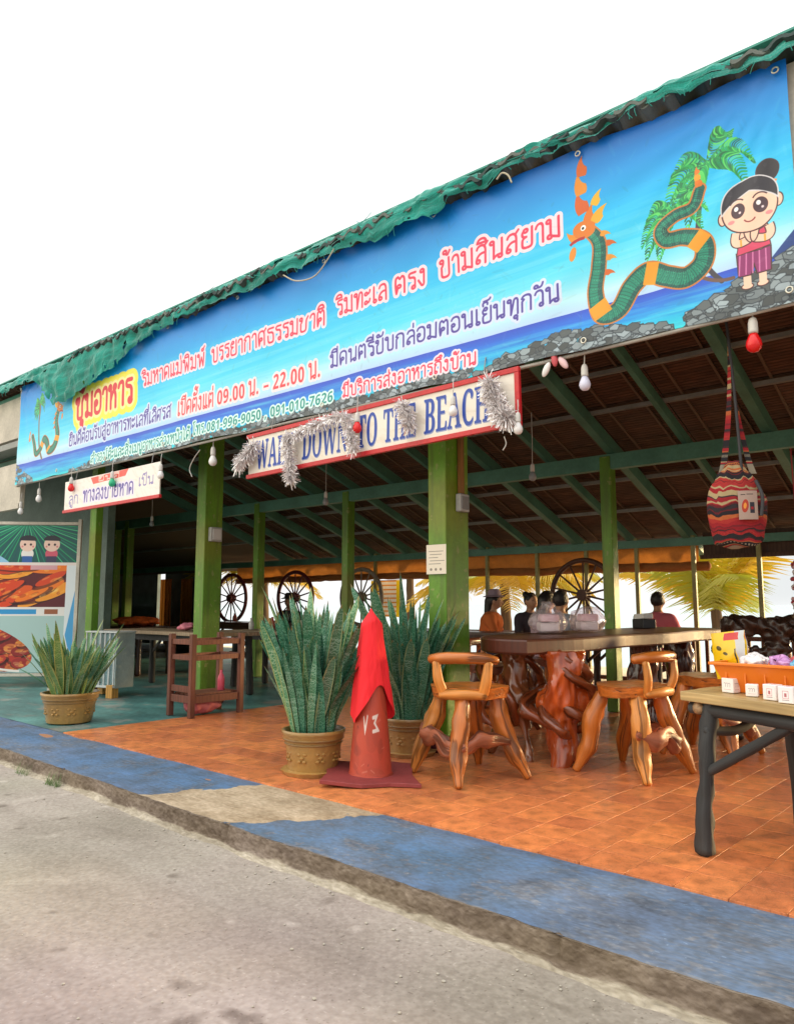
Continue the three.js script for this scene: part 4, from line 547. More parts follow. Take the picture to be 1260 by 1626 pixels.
// ---------------------------------------------------------------- log chairs and root table
const FT = FLOOR + 0.0098;   // top of the tiles
const LOG = logWood([0.74, 0.24, 0.042], 0.36, { clearcoat: 0.3, clearcoatRoughness: 0.3 }), LOGPALE = logWood([0.92, 0.4, 0.1], 0.42), DRIFT = logWood([0.5, 0.17, 0.1], 0.5), DARKLOG = logWood([0.16, 0.04, 0.02], 0.35, { clearcoat: 0.3, clearcoatRoughness: 0.3 });
function logChair(label, [x, y, z], turn, k, M = [LOG, LOGPALE, DRIFT], lt = 0, group = 'log chairs round the root table') {
  const o = thing('log_chair', label, 'chair', [x, y, z], turn, group), r = rng(300 + k), s = k * 9;
  const sg = new THREE.CylinderGeometry(0.24, 0.225, 0.07, 28, 3), p = sg.attributes.position; for (let i = 0; i < p.count; i++) { const a = Math.atan2(p.getZ(i), p.getX(i)), f = 1 + 0.08 * Math.sin(a * 2 + k) + 0.04 * Math.sin(a * 5 + k * 2); p.setXYZ(i, p.getX(i) * f, p.getY(i) + 0.006 * n3(p.getX(i) * 8, k, p.getZ(i) * 8), p.getZ(i) * f); } sg.computeVertexNormals();
  part('seat', sg.translate(0, 0.535, 0), M[0], o);
  [[-1, 1], [1, 1], [-1, -1], [1, -1]].forEach(([a, b], i) => part('leg', limb([V(a * 0.13, 0.5, b * 0.13), V(a * (0.14 + 0.05 * r()), 0.36, b * (0.14 + 0.04 * r())), V(a * (0.19 + 0.03 * r()), 0.17, b * (0.19 + 0.03 * r())), V(a * 0.262, 0.012, b * 0.262)], [0.047, 0.06, 0.056, 0.026], { seed: s + i, lump: 0.2, along: 24, seg: 12 }).rotateY(lt), i === 0 ? M[1] : M[0], o));
  for (const a of [-1, 1]) part('upright', limb([V(a * 0.125, 0.54, 0.2), V(a * 0.15, 0.62, 0.225), V(a * 0.165, 0.73, 0.22)], [0.034, 0.033, 0.028], { seed: s + 5 + a, lump: 0.08, flat: 0.7 }), M[1], o);
  part('back_rail', limb([V(-0.21, 0.745, 0.16), V(-0.14, 0.755, 0.215), V(0, 0.76, 0.235), V(0.14, 0.755, 0.215), V(0.21, 0.74, 0.16)], [0.03, 0.037, 0.037, 0.036, 0.026], { seed: s + 8, lump: 0.07 }), M[0], o);
  part('seat_lip', limb([V(-0.14, 0.53, 0.2), V(0, 0.535, 0.225), V(0.14, 0.53, 0.2)], [0.03, 0.036, 0.03], { seed: s + 9, along: 10 }), M[1], o);
  const tw = (pts, rad, sd, fl) => limb(pts, rad, { seg: 12, along: 26, lump: 0.5, seed: sd, flat: fl });
  part('stretcher', tw([V(-0.25, 0.29, 0.2), V(-0.12, 0.25, 0.235), V(0.0, 0.27, 0.24), V(0.12, 0.2, 0.23), V(0.235, 0.235, 0.2)], [0.026, 0.06, 0.046, 0.064, 0.024], s + 12, 0.7).rotateY(lt), M[2], o);
  part('stretcher', tw([V(0.2, 0.2, 0.2), V(0.21, 0.26, 0.05), V(0.2, 0.22, -0.2)], [0.03, 0.045, 0.026], s + 13, 0.8).rotateY(lt), M[2], o);
  return o;
}
logChair('pale log chair with a twisted root stretcher at the near end of the root table', [-2.92, FT, -4.1], 0.45, 1, [LOG, LOGPALE, DRIFT], -0.79);
logChair('log chair in front of the glossy red table root, back to the stall', [-2.16, FT, -4.88], 1.4, 2);
{ const q = onY(1150, 1204, FT); logChair('log chair half hidden behind the stall table', [q.x - 0.12, FT, q.z - 0.1], 1.5, 3, [LOG, LOG, DRIFT]); }
logChair('log chair at the far end of the root table beside the rail', [-2.1, FT, -7.5], 1.5, 4, [DARKLOG, LOG, DRIFT]); logChair('log chair behind the root table next to the notice pillar', [-3.75, FT, -5.7], -1.5, 5, [DARKLOG, LOG, DRIFT]); logChair('log chair behind the root table across from the plastic bags', [-3.75, FT, -6.7], -1.6, 6, [DARKLOG, LOG, DRIFT]);
{
  const t = thing('root_table', 'long dark root table with glossy red carved root legs', 'table', [0, 0, 0]);
  const TOPY = 0.965, L = [[-2.72, -4.5], [-2.6, -5.1], [-2.62, -5.8], [-2.52, -6.5], [-2.55, -7.2], [-2.47, -7.85], [-2.85, -7.95], [-3.25, -7.9], [-3.3, -7.1], [-3.38, -6.3], [-3.3, -5.6], [-3.35, -5.05], [-3.22, -4.72], [-2.98, -4.52]];
  const sh = new THREE.Shape(new THREE.SplineCurve([...L, L[0]].map(([x, z]) => new THREE.Vector2(x, -z))).getPoints(90)), sg = new THREE.ExtrudeGeometry(sh, { depth: 0.075, bevelEnabled: true, bevelSize: 0.02, bevelThickness: 0.015, bevelSegments: 2, curveSegments: 4 }).rotateX(-Math.PI / 2).translate(0, TOPY - 0.09, 0);
  part('slab', sg, phys([0.12, 0.028, 0.014], 0.45, { map: grainTex, clearcoat: 0.15, clearcoatRoughness: 0.25 }), t);
  const rootLeg = (cx, cz, arms, lo, hi, tint, seed, name) => {
    const parts = arms.map((a) => cap(...a)), f0 = blend(parts, 0.1), f = (x, y, z) => Math.max(f0(x, y, z) + 0.022 + 0.03 * n3(x * 5.5 + seed, y * 3, z * 5.5) + 0.012 * Math.abs(n3(x * 12, y * 4 + seed, z * 12)) + 0.003 * n3(x * 16, y * 8 + seed, z * 16), y - 0.772);
    const g = sdfGeo(f, lo, hi, 0.016, (x, y, z) => { const k = 0.9 + 0.3 * n3(x * 3 + seed, y * 2, z * 3), d = clamp(0.55 + 0.5 * n3(x * 22, y * 2.5 + seed, z * 22), 0, 1); return [tint[0] * lerp(0.5, 1.25, d) * clamp(k, 0.35, 1.3), tint[1] * lerp(0.4, 1.3, d) * clamp(k, 0.3, 1.3), tint[2] * lerp(0.4, 1.3, d) * k]; });
    const m = part(name, g.translate(cx, FT, cz), phys([1, 1, 1], 0.22, { vertexColors: true, clearcoat: 0.8, clearcoatRoughness: 0.1 }), t); return m;
  };
  rootLeg(-2.62, -4.78, [[0, 0, 0.05, -0.03, 0.45, 0, 0.075, 0.13], [-0.03, 0.45, 0, 0.02, 0.6, 0, 0.13, 0.1], [0.02, 0.6, 0, 0.0, 0.85, 0, 0.1, 0.15], [0.05, 0, -0.1, -0.02, 0.4, -0.05, 0.06, 0.11], [0.1, 0.3, -0.12, 0.06, 0.7, -0.1, 0.05, 0.1], [0.02, 0.7, 0, 0.1, 0.86, -0.18, 0.08, 0.09], [-0.02, 0.7, 0, -0.16, 0.86, 0.02, 0.07, 0.09]], [-0.36, -0.03, -0.36], [0.36, 0.9, 0.28], [0.5, 0.085, 0.014], 1, 'root_leg');
  rootLeg(-3.05, -4.86, [[0.0, 0.38, 0, 0.03, 0.62, 0, 0.15, 0.11], [0.03, 0.62, 0, -0.02, 0.85, 0, 0.1, 0.16], [0.05, 0.4, 0.02, 0.18, 0.0, 0.1, 0.08, 0.055], [-0.05, 0.4, 0, -0.2, 0.0, 0.03, 0.09, 0.05], [0, 0.4, -0.05, 0, 0, -0.2, 0.08, 0.05], [0.1, 0.42, 0.05, 0.25, 0.33, 0.06, 0.08, 0.035], [-0.02, 0.75, 0, -0.22, 0.86, 0.12, 0.07, 0.06], [0.02, 0.75, 0, 0.22, 0.86, 0.1, 0.06, 0.06]], [-0.4, -0.03, -0.36], [0.4, 0.9, 0.34], [0.26, 0.085, 0.03], 5, 'root_leg');
  rootLeg(-2.8, -6.6, [[0, 0, 0, 0, 0.85, 0, 0.12, 0.14], [0.15, 0, 0.15, 0, 0.5, 0, 0.06, 0.1], [-0.18, 0, -0.1, 0, 0.5, 0, 0.06, 0.1]], [-0.36, -0.03, -0.36], [0.36, 0.9, 0.36], [0.14, 0.035, 0.014], 9, 'root_leg');
  rootLeg(-2.85, -7.6, [[0, 0, 0, 0, 0.85, 0, 0.12, 0.14], [0.15, 0, 0.15, 0, 0.5, 0, 0.06, 0.1], [-0.18, 0, -0.1, 0, 0.5, 0, 0.06, 0.1]], [-0.36, -0.03, -0.36], [0.36, 0.9, 0.36], [0.12, 0.03, 0.014], 13, 'root_leg');
  // twisted root branches round the legs
  const RB = phys([0.34, 0.085, 0.03], 0.3, { map: logTex, bumpMap: logBump, bumpScale: 0.004, clearcoat: 0.6, clearcoatRoughness: 0.15 }), rr = rng(71);
  for (let k = 0; k < 16; k++) { const cx = k % 2 ? -2.66 : -3.06, cz = -4.82, a = rr() * 6.283, b = a + 1 + rr() * 1.6, y0 = 0.1 + 0.5 * rr(), y1 = y0 + 0.12 + 0.22 * rr(), q = 0.13 + 0.07 * rr(); part('root_branch', limb([V(cx + Math.cos(a) * q * 0.6, FT + y0, cz + Math.sin(a) * q * 0.6), V(cx + Math.cos((a + b) / 2) * (q + 0.07), FT + (y0 + y1) / 2 + 0.05 * (rr() - 0.5), cz + Math.sin((a + b) / 2) * (q + 0.07)), V(cx + Math.cos(b) * q, FT + Math.min(0.76, y1), cz + Math.sin(b) * q), V(cx + Math.cos(b + 0.5) * q * 0.6, FT + Math.min(0.78, y1 + 0.06), cz + Math.sin(b + 0.5) * q * 0.6)], [0.02, 0.035, 0.03, 0.016], { seed: k * 5, lump: 0.45, along: 20, seg: 9 }), RB, t); }
  // carry-out bags with foam boxes
  const FOAM = mat([0.82, 0.8, 0.79], 0.6), FILM = phys([0.97, 0.9, 0.93], 0.12, { transmission: 0.85, thickness: 0 });
  const carry = (px, py, w, seed, label, tied) => {
    const q = onY(px, py, TOPY + 0.003), b = thing('plastic_bag', label, 'bag', [q.x, TOPY + 0.012, q.z], -0.9, 'carry-out bags on the root table');
    const f0 = blend([ell(0, 0.085, 0, w, 0.1, 0.14), ell(w * 0.35, 0.1, 0.02, w * 0.55, 0.105, 0.12), ...(tied ? [cap(0, 0.16, 0, 0.02, 0.2, 0, 0.035, 0.025), cap(0.02, 0.2, 0, -0.09, 0.235, 0.02, 0.022, 0.01), cap(0.02, 0.2, 0, 0.1, 0.23, 0, 0.022, 0.01)] : [])], 0.06);
    const f = (x, y, z) => Math.max(f0(x, y, z) + 0.01 * n3(x * 8 + seed, y * 9, z * 8) + 0.004 * n3(x * 22, y * 22 + seed, z * 22), -y);
    part('film', sdfGeo(f, [-w - 0.06, -0.02, -0.2], [w + 0.06, 0.38, 0.2], 0.011), FILM, b);
    part('foam_box', box(w * 1.1, 0.07, 0.15, -0.01, 0.045, 0, 0.012), FOAM, b); part('foam_box', box(w * 1.0, 0.06, 0.14, 0.02, 0.115, 0, 0.012), mat([0.75, 0.5, 0.55], 0.6), b);
  };
  carry(870, 1006, 0.2, 3, 'pink tinted carry-out bag of foam boxes, knotted on top', true); carry(932, 1004, 0.2, 8, 'clear carry-out bag without a knot on the root table', false);
  const q = onY(1022, 998, TOPY), c = thing('napkin_caddy', 'black napkin caddy with white papers on the root table', 'caddy', [q.x, TOPY + 0.001, q.z], -0.6); part('tray', box(0.2, 0.09, 0.14, 0, 0.047, 0, 0.008), mat([0.02, 0.02, 0.024], 0.4), c); part('papers', box(0.17, 0.05, 0.11, 0.0, 0.118, 0, 0.006).rotateZ(0.06), mat([0.75, 0.73, 0.7], 0.8), c); part('bottle', new THREE.CylinderGeometry(0.03, 0.034, 0.12, 12).translate(-0.13, 0.06, 0), mat([0.05, 0.03, 0.03], 0.3), c);
}
// ---------------------------------------------------------------- stall table with goods
{
  const GREY = wood([0.055, 0.062, 0.072], 0.75), PLANK = wood([0.72, 0.56, 0.27], 0.5), RAW = wood([0.55, 0.38, 0.22], 0.6);
  const TY = 0.8, c0 = onY(1080, 1097, TY), d1 = V(0.92, 0, 0.39).normalize(), d2 = V(0.1, 0, -0.5).normalize(), nrm = V(d1.z, 0, -d1.x);
  const t = thing('stall_table', 'stall table with pale plank top on dark grey log legs', 'table', [c0.x, FT, c0.z]);
  const P = (a, b, y) => V(d1.x * a + d2.x * b, y - FT, d1.z * a + d2.z * b);
  for (let k = 0; k < 5; k++) { const w = 0.155, a0 = -0.01 * (k % 2), sh = [P(a0, k * w + 0.002, 0), P(1.9, k * w + 0.002, 0), P(1.9, (k + 1) * w - 0.002, 0), P(a0, (k + 1) * w - 0.002, 0)], g = new THREE.ExtrudeGeometry(new THREE.Shape(sh.map((v) => new THREE.Vector2(v.x, -v.z))), { depth: 0.036, bevelEnabled: true, bevelSize: 0.003, bevelThickness: 0.003, bevelSegments: 1 }).rotateX(-Math.PI / 2).translate(0, TY - FT - 0.04, 0); const uv = g.attributes.uv, p = g.attributes.position; for (let i = 0; i < p.count; i++) { const x = p.getX(i), z = p.getZ(i); uv.setXY(i, x * nrm.x + z * nrm.z + k * 0.3 + p.getY(i), x * d1.x + z * d1.z); } part('plank', g, PLANK, t); }
  const lg = (a, b, bx, bz, r, s, m = GREY) => part('leg', limb([P(a, b, TY - 0.05), P(a, b, 0.45).add(V(bx * 0.5, 0, bz * 0.5)), P(a, b, FT + 0.005).add(V(bx, 0, bz))], [r, r * 0.95, r * 1.02], { seed: s, lump: 0.12, along: 20 }), m, t);
  const base = onY(1118, 1358, FT).sub(V(c0.x, 0, c0.z)); const tp = P(0.13, 0.06, TY - 0.05);
  part('leg', limb([tp, tp.clone().lerp(V(base.x, 0.005, base.z), 0.5).add(V(-0.008, 0, 0)), V(base.x, 0.01, base.z)], [0.037, 0.033, 0.039], { seed: 4, lump: 0.3, along: 34 }), GREY, t);
  lg(0.22, 0.62, 0.02, -0.06, 0.034, 7); lg(1.7, 0.08, 0, 0, 0.036, 9); lg(1.7, 0.66, 0, 0, 0.036, 10);
  part('apron', limb([P(0.03, 0.05, TY - 0.075), P(0.9, 0.055, TY - 0.08), P(1.85, 0.05, TY - 0.075)], [0.03, 0.034, 0.03], { seed: 11, lump: 0.1, along: 24 }), GREY, t);
  part('apron', limb([P(0.08, 0.02, TY - 0.072), P(0.12, 0.4, TY - 0.075), P(0.14, 0.72, TY - 0.07)], [0.028, 0.03, 0.026], { seed: 12, lump: 0.1 }), RAW, t);
  const mid = tp.clone().lerp(V(base.x, 0, base.z), 0.46);
  part('brace', limb([mid, mid.clone().lerp(P(0.52, 0.06, TY - 0.1), 0.5), P(0.52, 0.06, TY - 0.1)], [0.022, 0.024, 0.022], { seed: 14 }), GREY, t); part('brace', limb([mid.clone().add(V(0, 0.18, 0)), P(0.18, 0.22, 0.63), P(0.2, 0.4, TY - 0.1)], [0.02, 0.022, 0.02], { seed: 15 }), GREY, t);
  part('brace', limb([P(0.6, 0.1, TY - 0.1), P(0.85, 0.12, 0.5), P(1.15, 0.14, 0.3)], [0.026, 0.028, 0.024], { seed: 17 }), RAW, t, 'pale split-wood brace');
  // tray, bags, boxes
  const at = (a, b) => { const v = P(a, b, TY); return [v.x + c0.x, TY + 0.001, v.z + c0.z]; }, ry = -0.1;
  const [qx, , qz] = at(0.42, 0.36), tray = thing('plastic_tray', 'orange plastic tray full of packaged snacks on the stall table', 'tray', [qx - 0.0, TY + 0.001, qz], ry);
  const OR = phys([0.82, 0.2, 0.015], 0.35), tw = 0.62, td = 0.34, th = 0.13;
  const ring = (w0, d0, w1, d1_, y0, y1) => { const pos = [], A = [[-1, 1], [1, 1], [1, -1], [-1, -1]]; for (let i = 0; i < 4; i++) { const [a, b] = A[i], [c, d] = A[(i + 1) % 4], p = [V(a * w0, y0, b * d0), V(c * w0, y0, d * d0), V(c * w1, y1, d * d1_), V(a * w1, y1, b * d1_)]; for (const k of [0, 1, 2, 0, 2, 3]) pos.push(p[k].x, p[k].y, p[k].z); } const g = new THREE.BufferGeometry(); g.setAttribute('position', new THREE.Float32BufferAttribute(pos, 3)); g.computeVertexNormals(); return g; };
  part('wall', [ring(tw / 2 - 0.05, td / 2 - 0.05, tw / 2, td / 2, 0.004, th), ring(tw / 2 - 0.054, td / 2 - 0.054, tw / 2 - 0.004, td / 2 - 0.004, 0.008, th)], OR, tray); part('rim', [box(tw + 0.03, 0.014, 0.018, 0, th, td / 2 + 0.004, 0.004), box(tw + 0.03, 0.014, 0.018, 0, th, -td / 2 - 0.004, 0.004), box(0.018, 0.014, td - 0.012, tw / 2 + 0.004, th, 0, 0.004), box(0.018, 0.014, td - 0.012, -tw / 2 - 0.004, th, 0, 0.004)], OR, tray); part('base', box(tw - 0.1, 0.006, td - 0.1, 0, 0.005, 0), OR, tray);
  for (let k = -3; k <= 3; k++) part('rib', box(0.006, th - 0.02, 0.006, k * 0.085, th / 2, td / 2 - 0.018).rotateX(0), OR, tray);
  const r = rng(61), FILMS = [[0.8, 0.76, 0.78], [0.62, 0.3, 0.62], [0.12, 0.4, 0.62], [0.75, 0.6, 0.62], [0.7, 0.7, 0.74], [0.6, 0.12, 0.12]], nm = ['clear white', 'purple', 'blue', 'pale pink', 'silver grey', 'red'];
  const pillow = (s, c) => { const f = (x, y, z) => ell(0, 0, 0, 0.075, 0.04, 0.055)(x, y, z) + 0.012 * n3(x * 22 + s, y * 22, z * 22); return [sdfGeo(f, [-0.11, -0.07, -0.09], [0.11, 0.07, 0.09], 0.01), phys(c, 0.2, { clearcoat: 0.6 })]; };
  [[-0.16, 0.07], [-0.06, -0.03], [0.05, 0.06], [0.15, -0.04], [0.22, 0.07], [0.0, -0.1]].forEach(([x, z], k) => { const [g, m] = pillow(k * 5, FILMS[k]); single('snack_packet', g.rotateY(r() * 3).rotateZ((r() - 0.5) * 0.5).translate(tray.position.x + x, TY + th - 0.005 + 0.014 * r(), tray.position.z + z), m, `crinkled ${nm[k]} snack packet lying in the orange tray`, 'packet', 'packets in the tray'); });
  // chips bag standing in the tray
  const ct = canvasTex(256, 320, (g) => { g.fillStyle = '#e6bd12'; g.fillRect(0, 0, 256, 320); g.fillStyle = '#b9bcc0'; g.beginPath(); g.moveTo(190, 0); g.lineTo(256, 0); g.lineTo(256, 320); g.lineTo(220, 320); g.fill(); g.fillStyle = '#c0201e'; g.fillRect(110, 10, 110, 50); g.fillStyle = '#54470c'; for (const [x, y, s] of [[70, 110, 26], [120, 150, 18], [84, 200, 22], [150, 230, 16], [60, 260, 14]]) { g.beginPath(); g.ellipse(x, y, s, s * 0.6, 0.4, 0, 7); g.fill(); } g.fillStyle = '#2c2a20'; g.fillRect(190, 120, 10, 160); });
  { const g = new THREE.BoxGeometry(0.19, 0.22, 0.05, 8, 8, 2), p = g.attributes.position; for (let i = 0; i < p.count; i++) { const y = p.getY(i) / 0.11, x = p.getX(i) / 0.095; p.setZ(i, p.getZ(i) * (1.1 - y * y * 0.9) * (1.1 - x * x * 0.7) + 0.006 * n3(x * 3, y * 3, 2)); } g.computeVertexNormals(); single('chips_bag', g.rotateZ(0.12).rotateY(-0.4).translate(tray.position.x - 0.3, TY + 0.16, tray.position.z - 0.05), phys([1, 1, 1], 0.25, { map: ct, clearcoat: 0.5 }), 'yellow and red snack bag standing at the end of the orange tray', 'packet'); }
  const bt = canvasTex(128, 128, (g) => { g.fillStyle = '#efe6e6'; g.fillRect(0, 0, 128, 128); g.strokeStyle = '#c98a96'; g.lineWidth = 4; g.strokeRect(40, 34, 48, 58); g.fillStyle = '#b86a72'; g.fillRect(54, 50, 20, 30); g.fillStyle = '#8d7f86'; g.fillRect(34, 102, 60, 5); }), bt2 = canvasTex(128, 128, (g) => { g.fillStyle = '#efe8e6'; g.fillRect(0, 0, 128, 128); g.strokeStyle = '#9a9098'; g.lineWidth = 5; for (const x of [38, 62, 86]) { g.beginPath(); g.arc(x, 50, 9, 3.3, 6.1); g.lineTo(x + 6, 78); g.stroke(); } g.fillStyle = '#caa0a8'; g.fillRect(24, 98, 80, 4); });
  const bm = [mat([1, 1, 1], 0.35, { map: bt2 }), mat([1, 1, 1], 0.35, { map: bt })];
  [[1160, 1100, 'small white box with grey scrolls at the end of the stall table', 0, 0.062, 0], [1194, 1106, 'small crumpled white packet between the boxes on the stall', 0, 0.05, 0.5], [1227, 1112, 'small white box with a pink framed picture on the stall', 1, 0.062, 0], [1252, 1117, 'small white box at the outer end of the row on the stall', 1, 0.064, 0.1]].forEach(([px, py, label, m, s, ro]) => { const q = onY(px, py, TY); single('small_box', new RoundedBoxGeometry(s, s * 1.05, s * 0.8, 2, 0.004).rotateY(-0.35 + ro).translate(q.x, TY + s * 0.53 + 0.001, q.z), bm[m], label, 'box', 'white boxes on the stall'); });
  single('tissue_bottle', new THREE.LatheGeometry([[0.001, 0], [0.034, 0.002], [0.036, 0.06], [0.03, 0.075], [0.012, 0.1], [0.01, 0.13], [0.013, 0.132], [0.013, 0.15], [0.001, 0.152]].map((a) => new THREE.Vector2(...a)), 16).translate(...at(0.52, 0.5)).translate(0, 0.1, 0), phys([0.9, 0.9, 0.92], 0.08, { transmission: 0.8, thickness: 0 }), 'clear bottle standing behind the snack packets', 'bottle');
}
// ---------------------------------------------------------------- potted plants
{
  const leafTex = (a, b, edge) => canvasTex(128, 512, (g) => { const r = rng(9); g.fillStyle = a; g.fillRect(0, 0, 128, 512); for (let y = 0; y < 512; y += 9) { g.strokeStyle = b; g.globalAlpha = 0.35 + 0.5 * r(); g.lineWidth = 2 + r() * 4; g.beginPath(); g.moveTo(0, y + r() * 8); for (let x = 0; x <= 128; x += 16) g.lineTo(x, y + (r() - 0.5) * 12); g.stroke(); } g.globalAlpha = 1; g.fillStyle = '#8a7444'; for (let k = 0; k < 60; k++) { g.beginPath(); g.ellipse(r() * 128, 2 + 20 * r() * r(), 3 + r() * 12, 2 + r() * 5, 0, 0, 7); g.fill(); } for (let k = 0; k < 26; k++) { g.globalAlpha = 0.25 + 0.4 * r(); g.fillStyle = r() < 0.5 ? '#b9b48c' : '#5d5a34'; g.beginPath(); g.ellipse(r() * 128, r() * 512, 2 + r() * 7, 2 + r() * 16, 0, 0, 7); g.fill(); } g.globalAlpha = 1; if (edge) { g.fillStyle = edge; g.fillRect(0, 0, 12, 512); g.fillRect(116, 0, 12, 512); } });
  const LM = [['#43805c', '#a8c8b2', null], ['#2c6e50', '#7cb09a', null], ['#4c8a5c', '#b8ccaa', '#aeb46c'], ['#618c4c', '#a4b876', '#c0ba66'], ['#3a7656', '#93b8a4', '#9ab07c']].map(([a, b, c]) => phys([0.9, 0.9, 0.9], 0.38, { map: leafTex(a, b, c), transmission: 0.06, thickness: 0 }));
  const TAN = phys([0.62, 0.52, 0.28], 0.55, { map: leafTex('#b9b07a', '#8c8a54', null) });
  const leafGeo = (h, w, bend, twist, seed) => {
    const N = 12, pos = [], uv = [], idx = [];
    for (let j = 0; j <= N; j++) { const t = j / N, wd = w * (0.62 + 0.75 * Math.sin(Math.min(1, t * 1.25) * 2.0)) * (t > 0.6 ? Math.sqrt(Math.max(0.0, 1 - ((t - 0.6) / 0.4) ** 1.7)) : 1) + 0.001, y = h * t * (1 - 0.12 * bend * t), z = bend * h * 0.5 * t * t + 0.01 * n3(seed, t * 2, 0), a = twist * t;
      for (let i = 0; i <= 2; i++) { const s = i - 1, dx = s * wd / 2, dz = (s === 0 ? 0.2 : 0) * -wd; pos.push(dx * Math.cos(a) - dz * Math.sin(a), y, z + dx * Math.sin(a) + dz * Math.cos(a)); uv.push(i / 2, t); } }
    for (let j = 0; j < N; j++) for (let i = 0; i < 2; i++) { const a = j * 3 + i; idx.push(a, a + 1, a + 3, a + 1, a + 4, a + 3); }
    const g = new THREE.BufferGeometry(); g.setAttribute('position', new THREE.Float32BufferAttribute(pos, 3)); g.setAttribute('uv', new THREE.Float32BufferAttribute(uv, 2)); g.setIndex(idx); g.computeVertexNormals(); return g;
  };
  const GEO = []; for (let k = 0; k < 12; k++) GEO.push(leafGeo(1, 0.036 + 0.011 * (k % 3), 0.05 + 0.42 * ((k * 5) % 12) / 12, (k % 5 - 2) * 0.75, k));
  const CLAY = (c) => phys(c, 0.32, { clearcoat: 0.4, clearcoatRoughness: 0.25, map: mottle, bumpMap: mottleBump, bumpScale: 0.003 });
  const plant = (label, [x, z], rad, ph, n, hgt, seed, mats, potC, lean, o2 = {}) => {
    const y0 = o2.y0 ?? FT, o = thing('snake_plant', label, 'potted plant', [x, y0, z], seed), r = rng(seed * 101);
    const pr = (a) => a.map(([q, h]) => new THREE.Vector2(q * rad, h * ph));
    const pot = part('pot', new THREE.LatheGeometry(pr([[0.01, 0.04], [0.76, 0.02], [0.8, 0.05], [0.86, 0.4], [0.93, 0.72], [0.95, 0.78], [1.0, 0.82], [1.0, 0.9], [1.04, 0.92], [1.05, 1], [0.96, 1.0], [0.93, 0.9], [0.9, 0.86]]), 40), CLAY(potC), o);
    for (const h of [0.7, 0.8]) part('rib', new THREE.TorusGeometry(rad * (h === 0.7 ? 0.925 : 0.975), 0.007, 6, 40).rotateX(Math.PI / 2).translate(0, h * ph, 0), CLAY(potC.map((v) => v * 0.8)), pot);
    part('soil', new THREE.CircleGeometry(rad * 0.92, 24).rotateX(-Math.PI / 2).translate(0, ph * 0.86, 0), mat([0.06, 0.045, 0.03], 0.95), o);
    if (!o2.noSaucer) { const sg = new THREE.CylinderGeometry(rad * 1.04, rad * 0.95, 0.028, 40, 1), p = sg.attributes.position; for (let i = 0; i < p.count; i++) { const a = Math.atan2(p.getZ(i), p.getX(i)), f = 1 + 0.03 * Math.cos(a * 12); p.setX(i, p.getX(i) * f); p.setZ(i, p.getZ(i) * f); } sg.computeVertexNormals(); part('saucer', sg.translate(0, 0.0145, 0), CLAY([potC[0] * 1.5, potC[1] * 1.5, potC[2] * 1.5]), o); }
    // moulded ornament on the belly of the pot
    const orn = []; for (let k = 0; k < 9; k++) { const a = (k / 9) * 6.283; for (const [da, dy] of [[0, 0.42], [0.12, 0.5], [-0.12, 0.5], [0.1, 0.34], [-0.1, 0.34]]) orn.push(new THREE.SphereGeometry(0.012, 6, 5).scale(1.3, 0.8, 0.5).rotateY(Math.PI / 2 - a - da).translate(Math.cos(a + da) * rad * 0.875, dy * ph, Math.sin(a + da) * rad * 0.875)); } part('ornament', join(orn), CLAY([potC[0] * 1.4, potC[1] * 1.3, potC[2] * 1.0]), pot);
    for (let k = 0; k < n; k++) {
      const a = r() * 6.283, d = rad * 0.72 * Math.sqrt(r()), out = d / rad, h = hgt * (0.66 + 0.42 * r()) * (1 - 0.14 * out), tall = k < (o2.tall ?? 0);
      const m = part(k ? 'leaf_' + String(k).padStart(3, '0') : 'leaf', GEO[Math.floor(r() * 12)], tall && k === 0 && o2.dry ? TAN : mats[Math.floor(r() * mats.length)], o);
      const hh = tall ? hgt * (1.05 + 0.22 * r()) : h; m.scale.set(0.8 + 0.5 * r(), hh, hh); m.position.set(Math.cos(a) * d, ph * 0.84, Math.sin(a) * d);
      m.rotation.set(0, 0, 0); m.rotateY(-a + Math.PI / 2 + (r() - 0.5) * 1.2); if (o2.shy && Math.cos(a - o2.shy) > 0.3 && out > 0.5) { m.position.x *= 0.6; m.position.z *= 0.6; } m.rotateX((0.03 + lean * out + 0.16 * (r() - 0.5)) * (r() < 0.1 ? 1.7 : 1) * (tall ? 0.7 : 1));
    }
    return o;
  };
  const G1 = onY(497, 1226, FT), G2 = onY(650, 1197, FT), G0 = onY(110, 1146, FT);
  plant('banded snake plant in a brown pot beside the red cloth cone', [G1.x, G1.z], 0.2, 0.28, 150, 0.86, 3, [LM[0], LM[1], LM[4], LM[1], LM[0], LM[2]], [0.44, 0.25, 0.07], 0.3, { tall: 8, dry: true });
  plant('dark snake plant between the cone and the notice pillar', [G2.x, G2.z], 0.19, 0.27, 135, 0.94, 5, [LM[1], LM[1], LM[0], LM[4]], [0.38, 0.21, 0.07], 0.27, { tall: 7 });
  plant('broad-leaved snake plant in a wide golden pot near the food billboard', [G0.x, G0.z], 0.25, 0.28, 96, 0.66, 8, [LM[2], LM[0], LM[3], LM[3], LM[4], LM[2]], [0.46, 0.26, 0.07], 0.55, { tall: 4, noSaucer: true, y0: FLOOR + 0.006 });
}
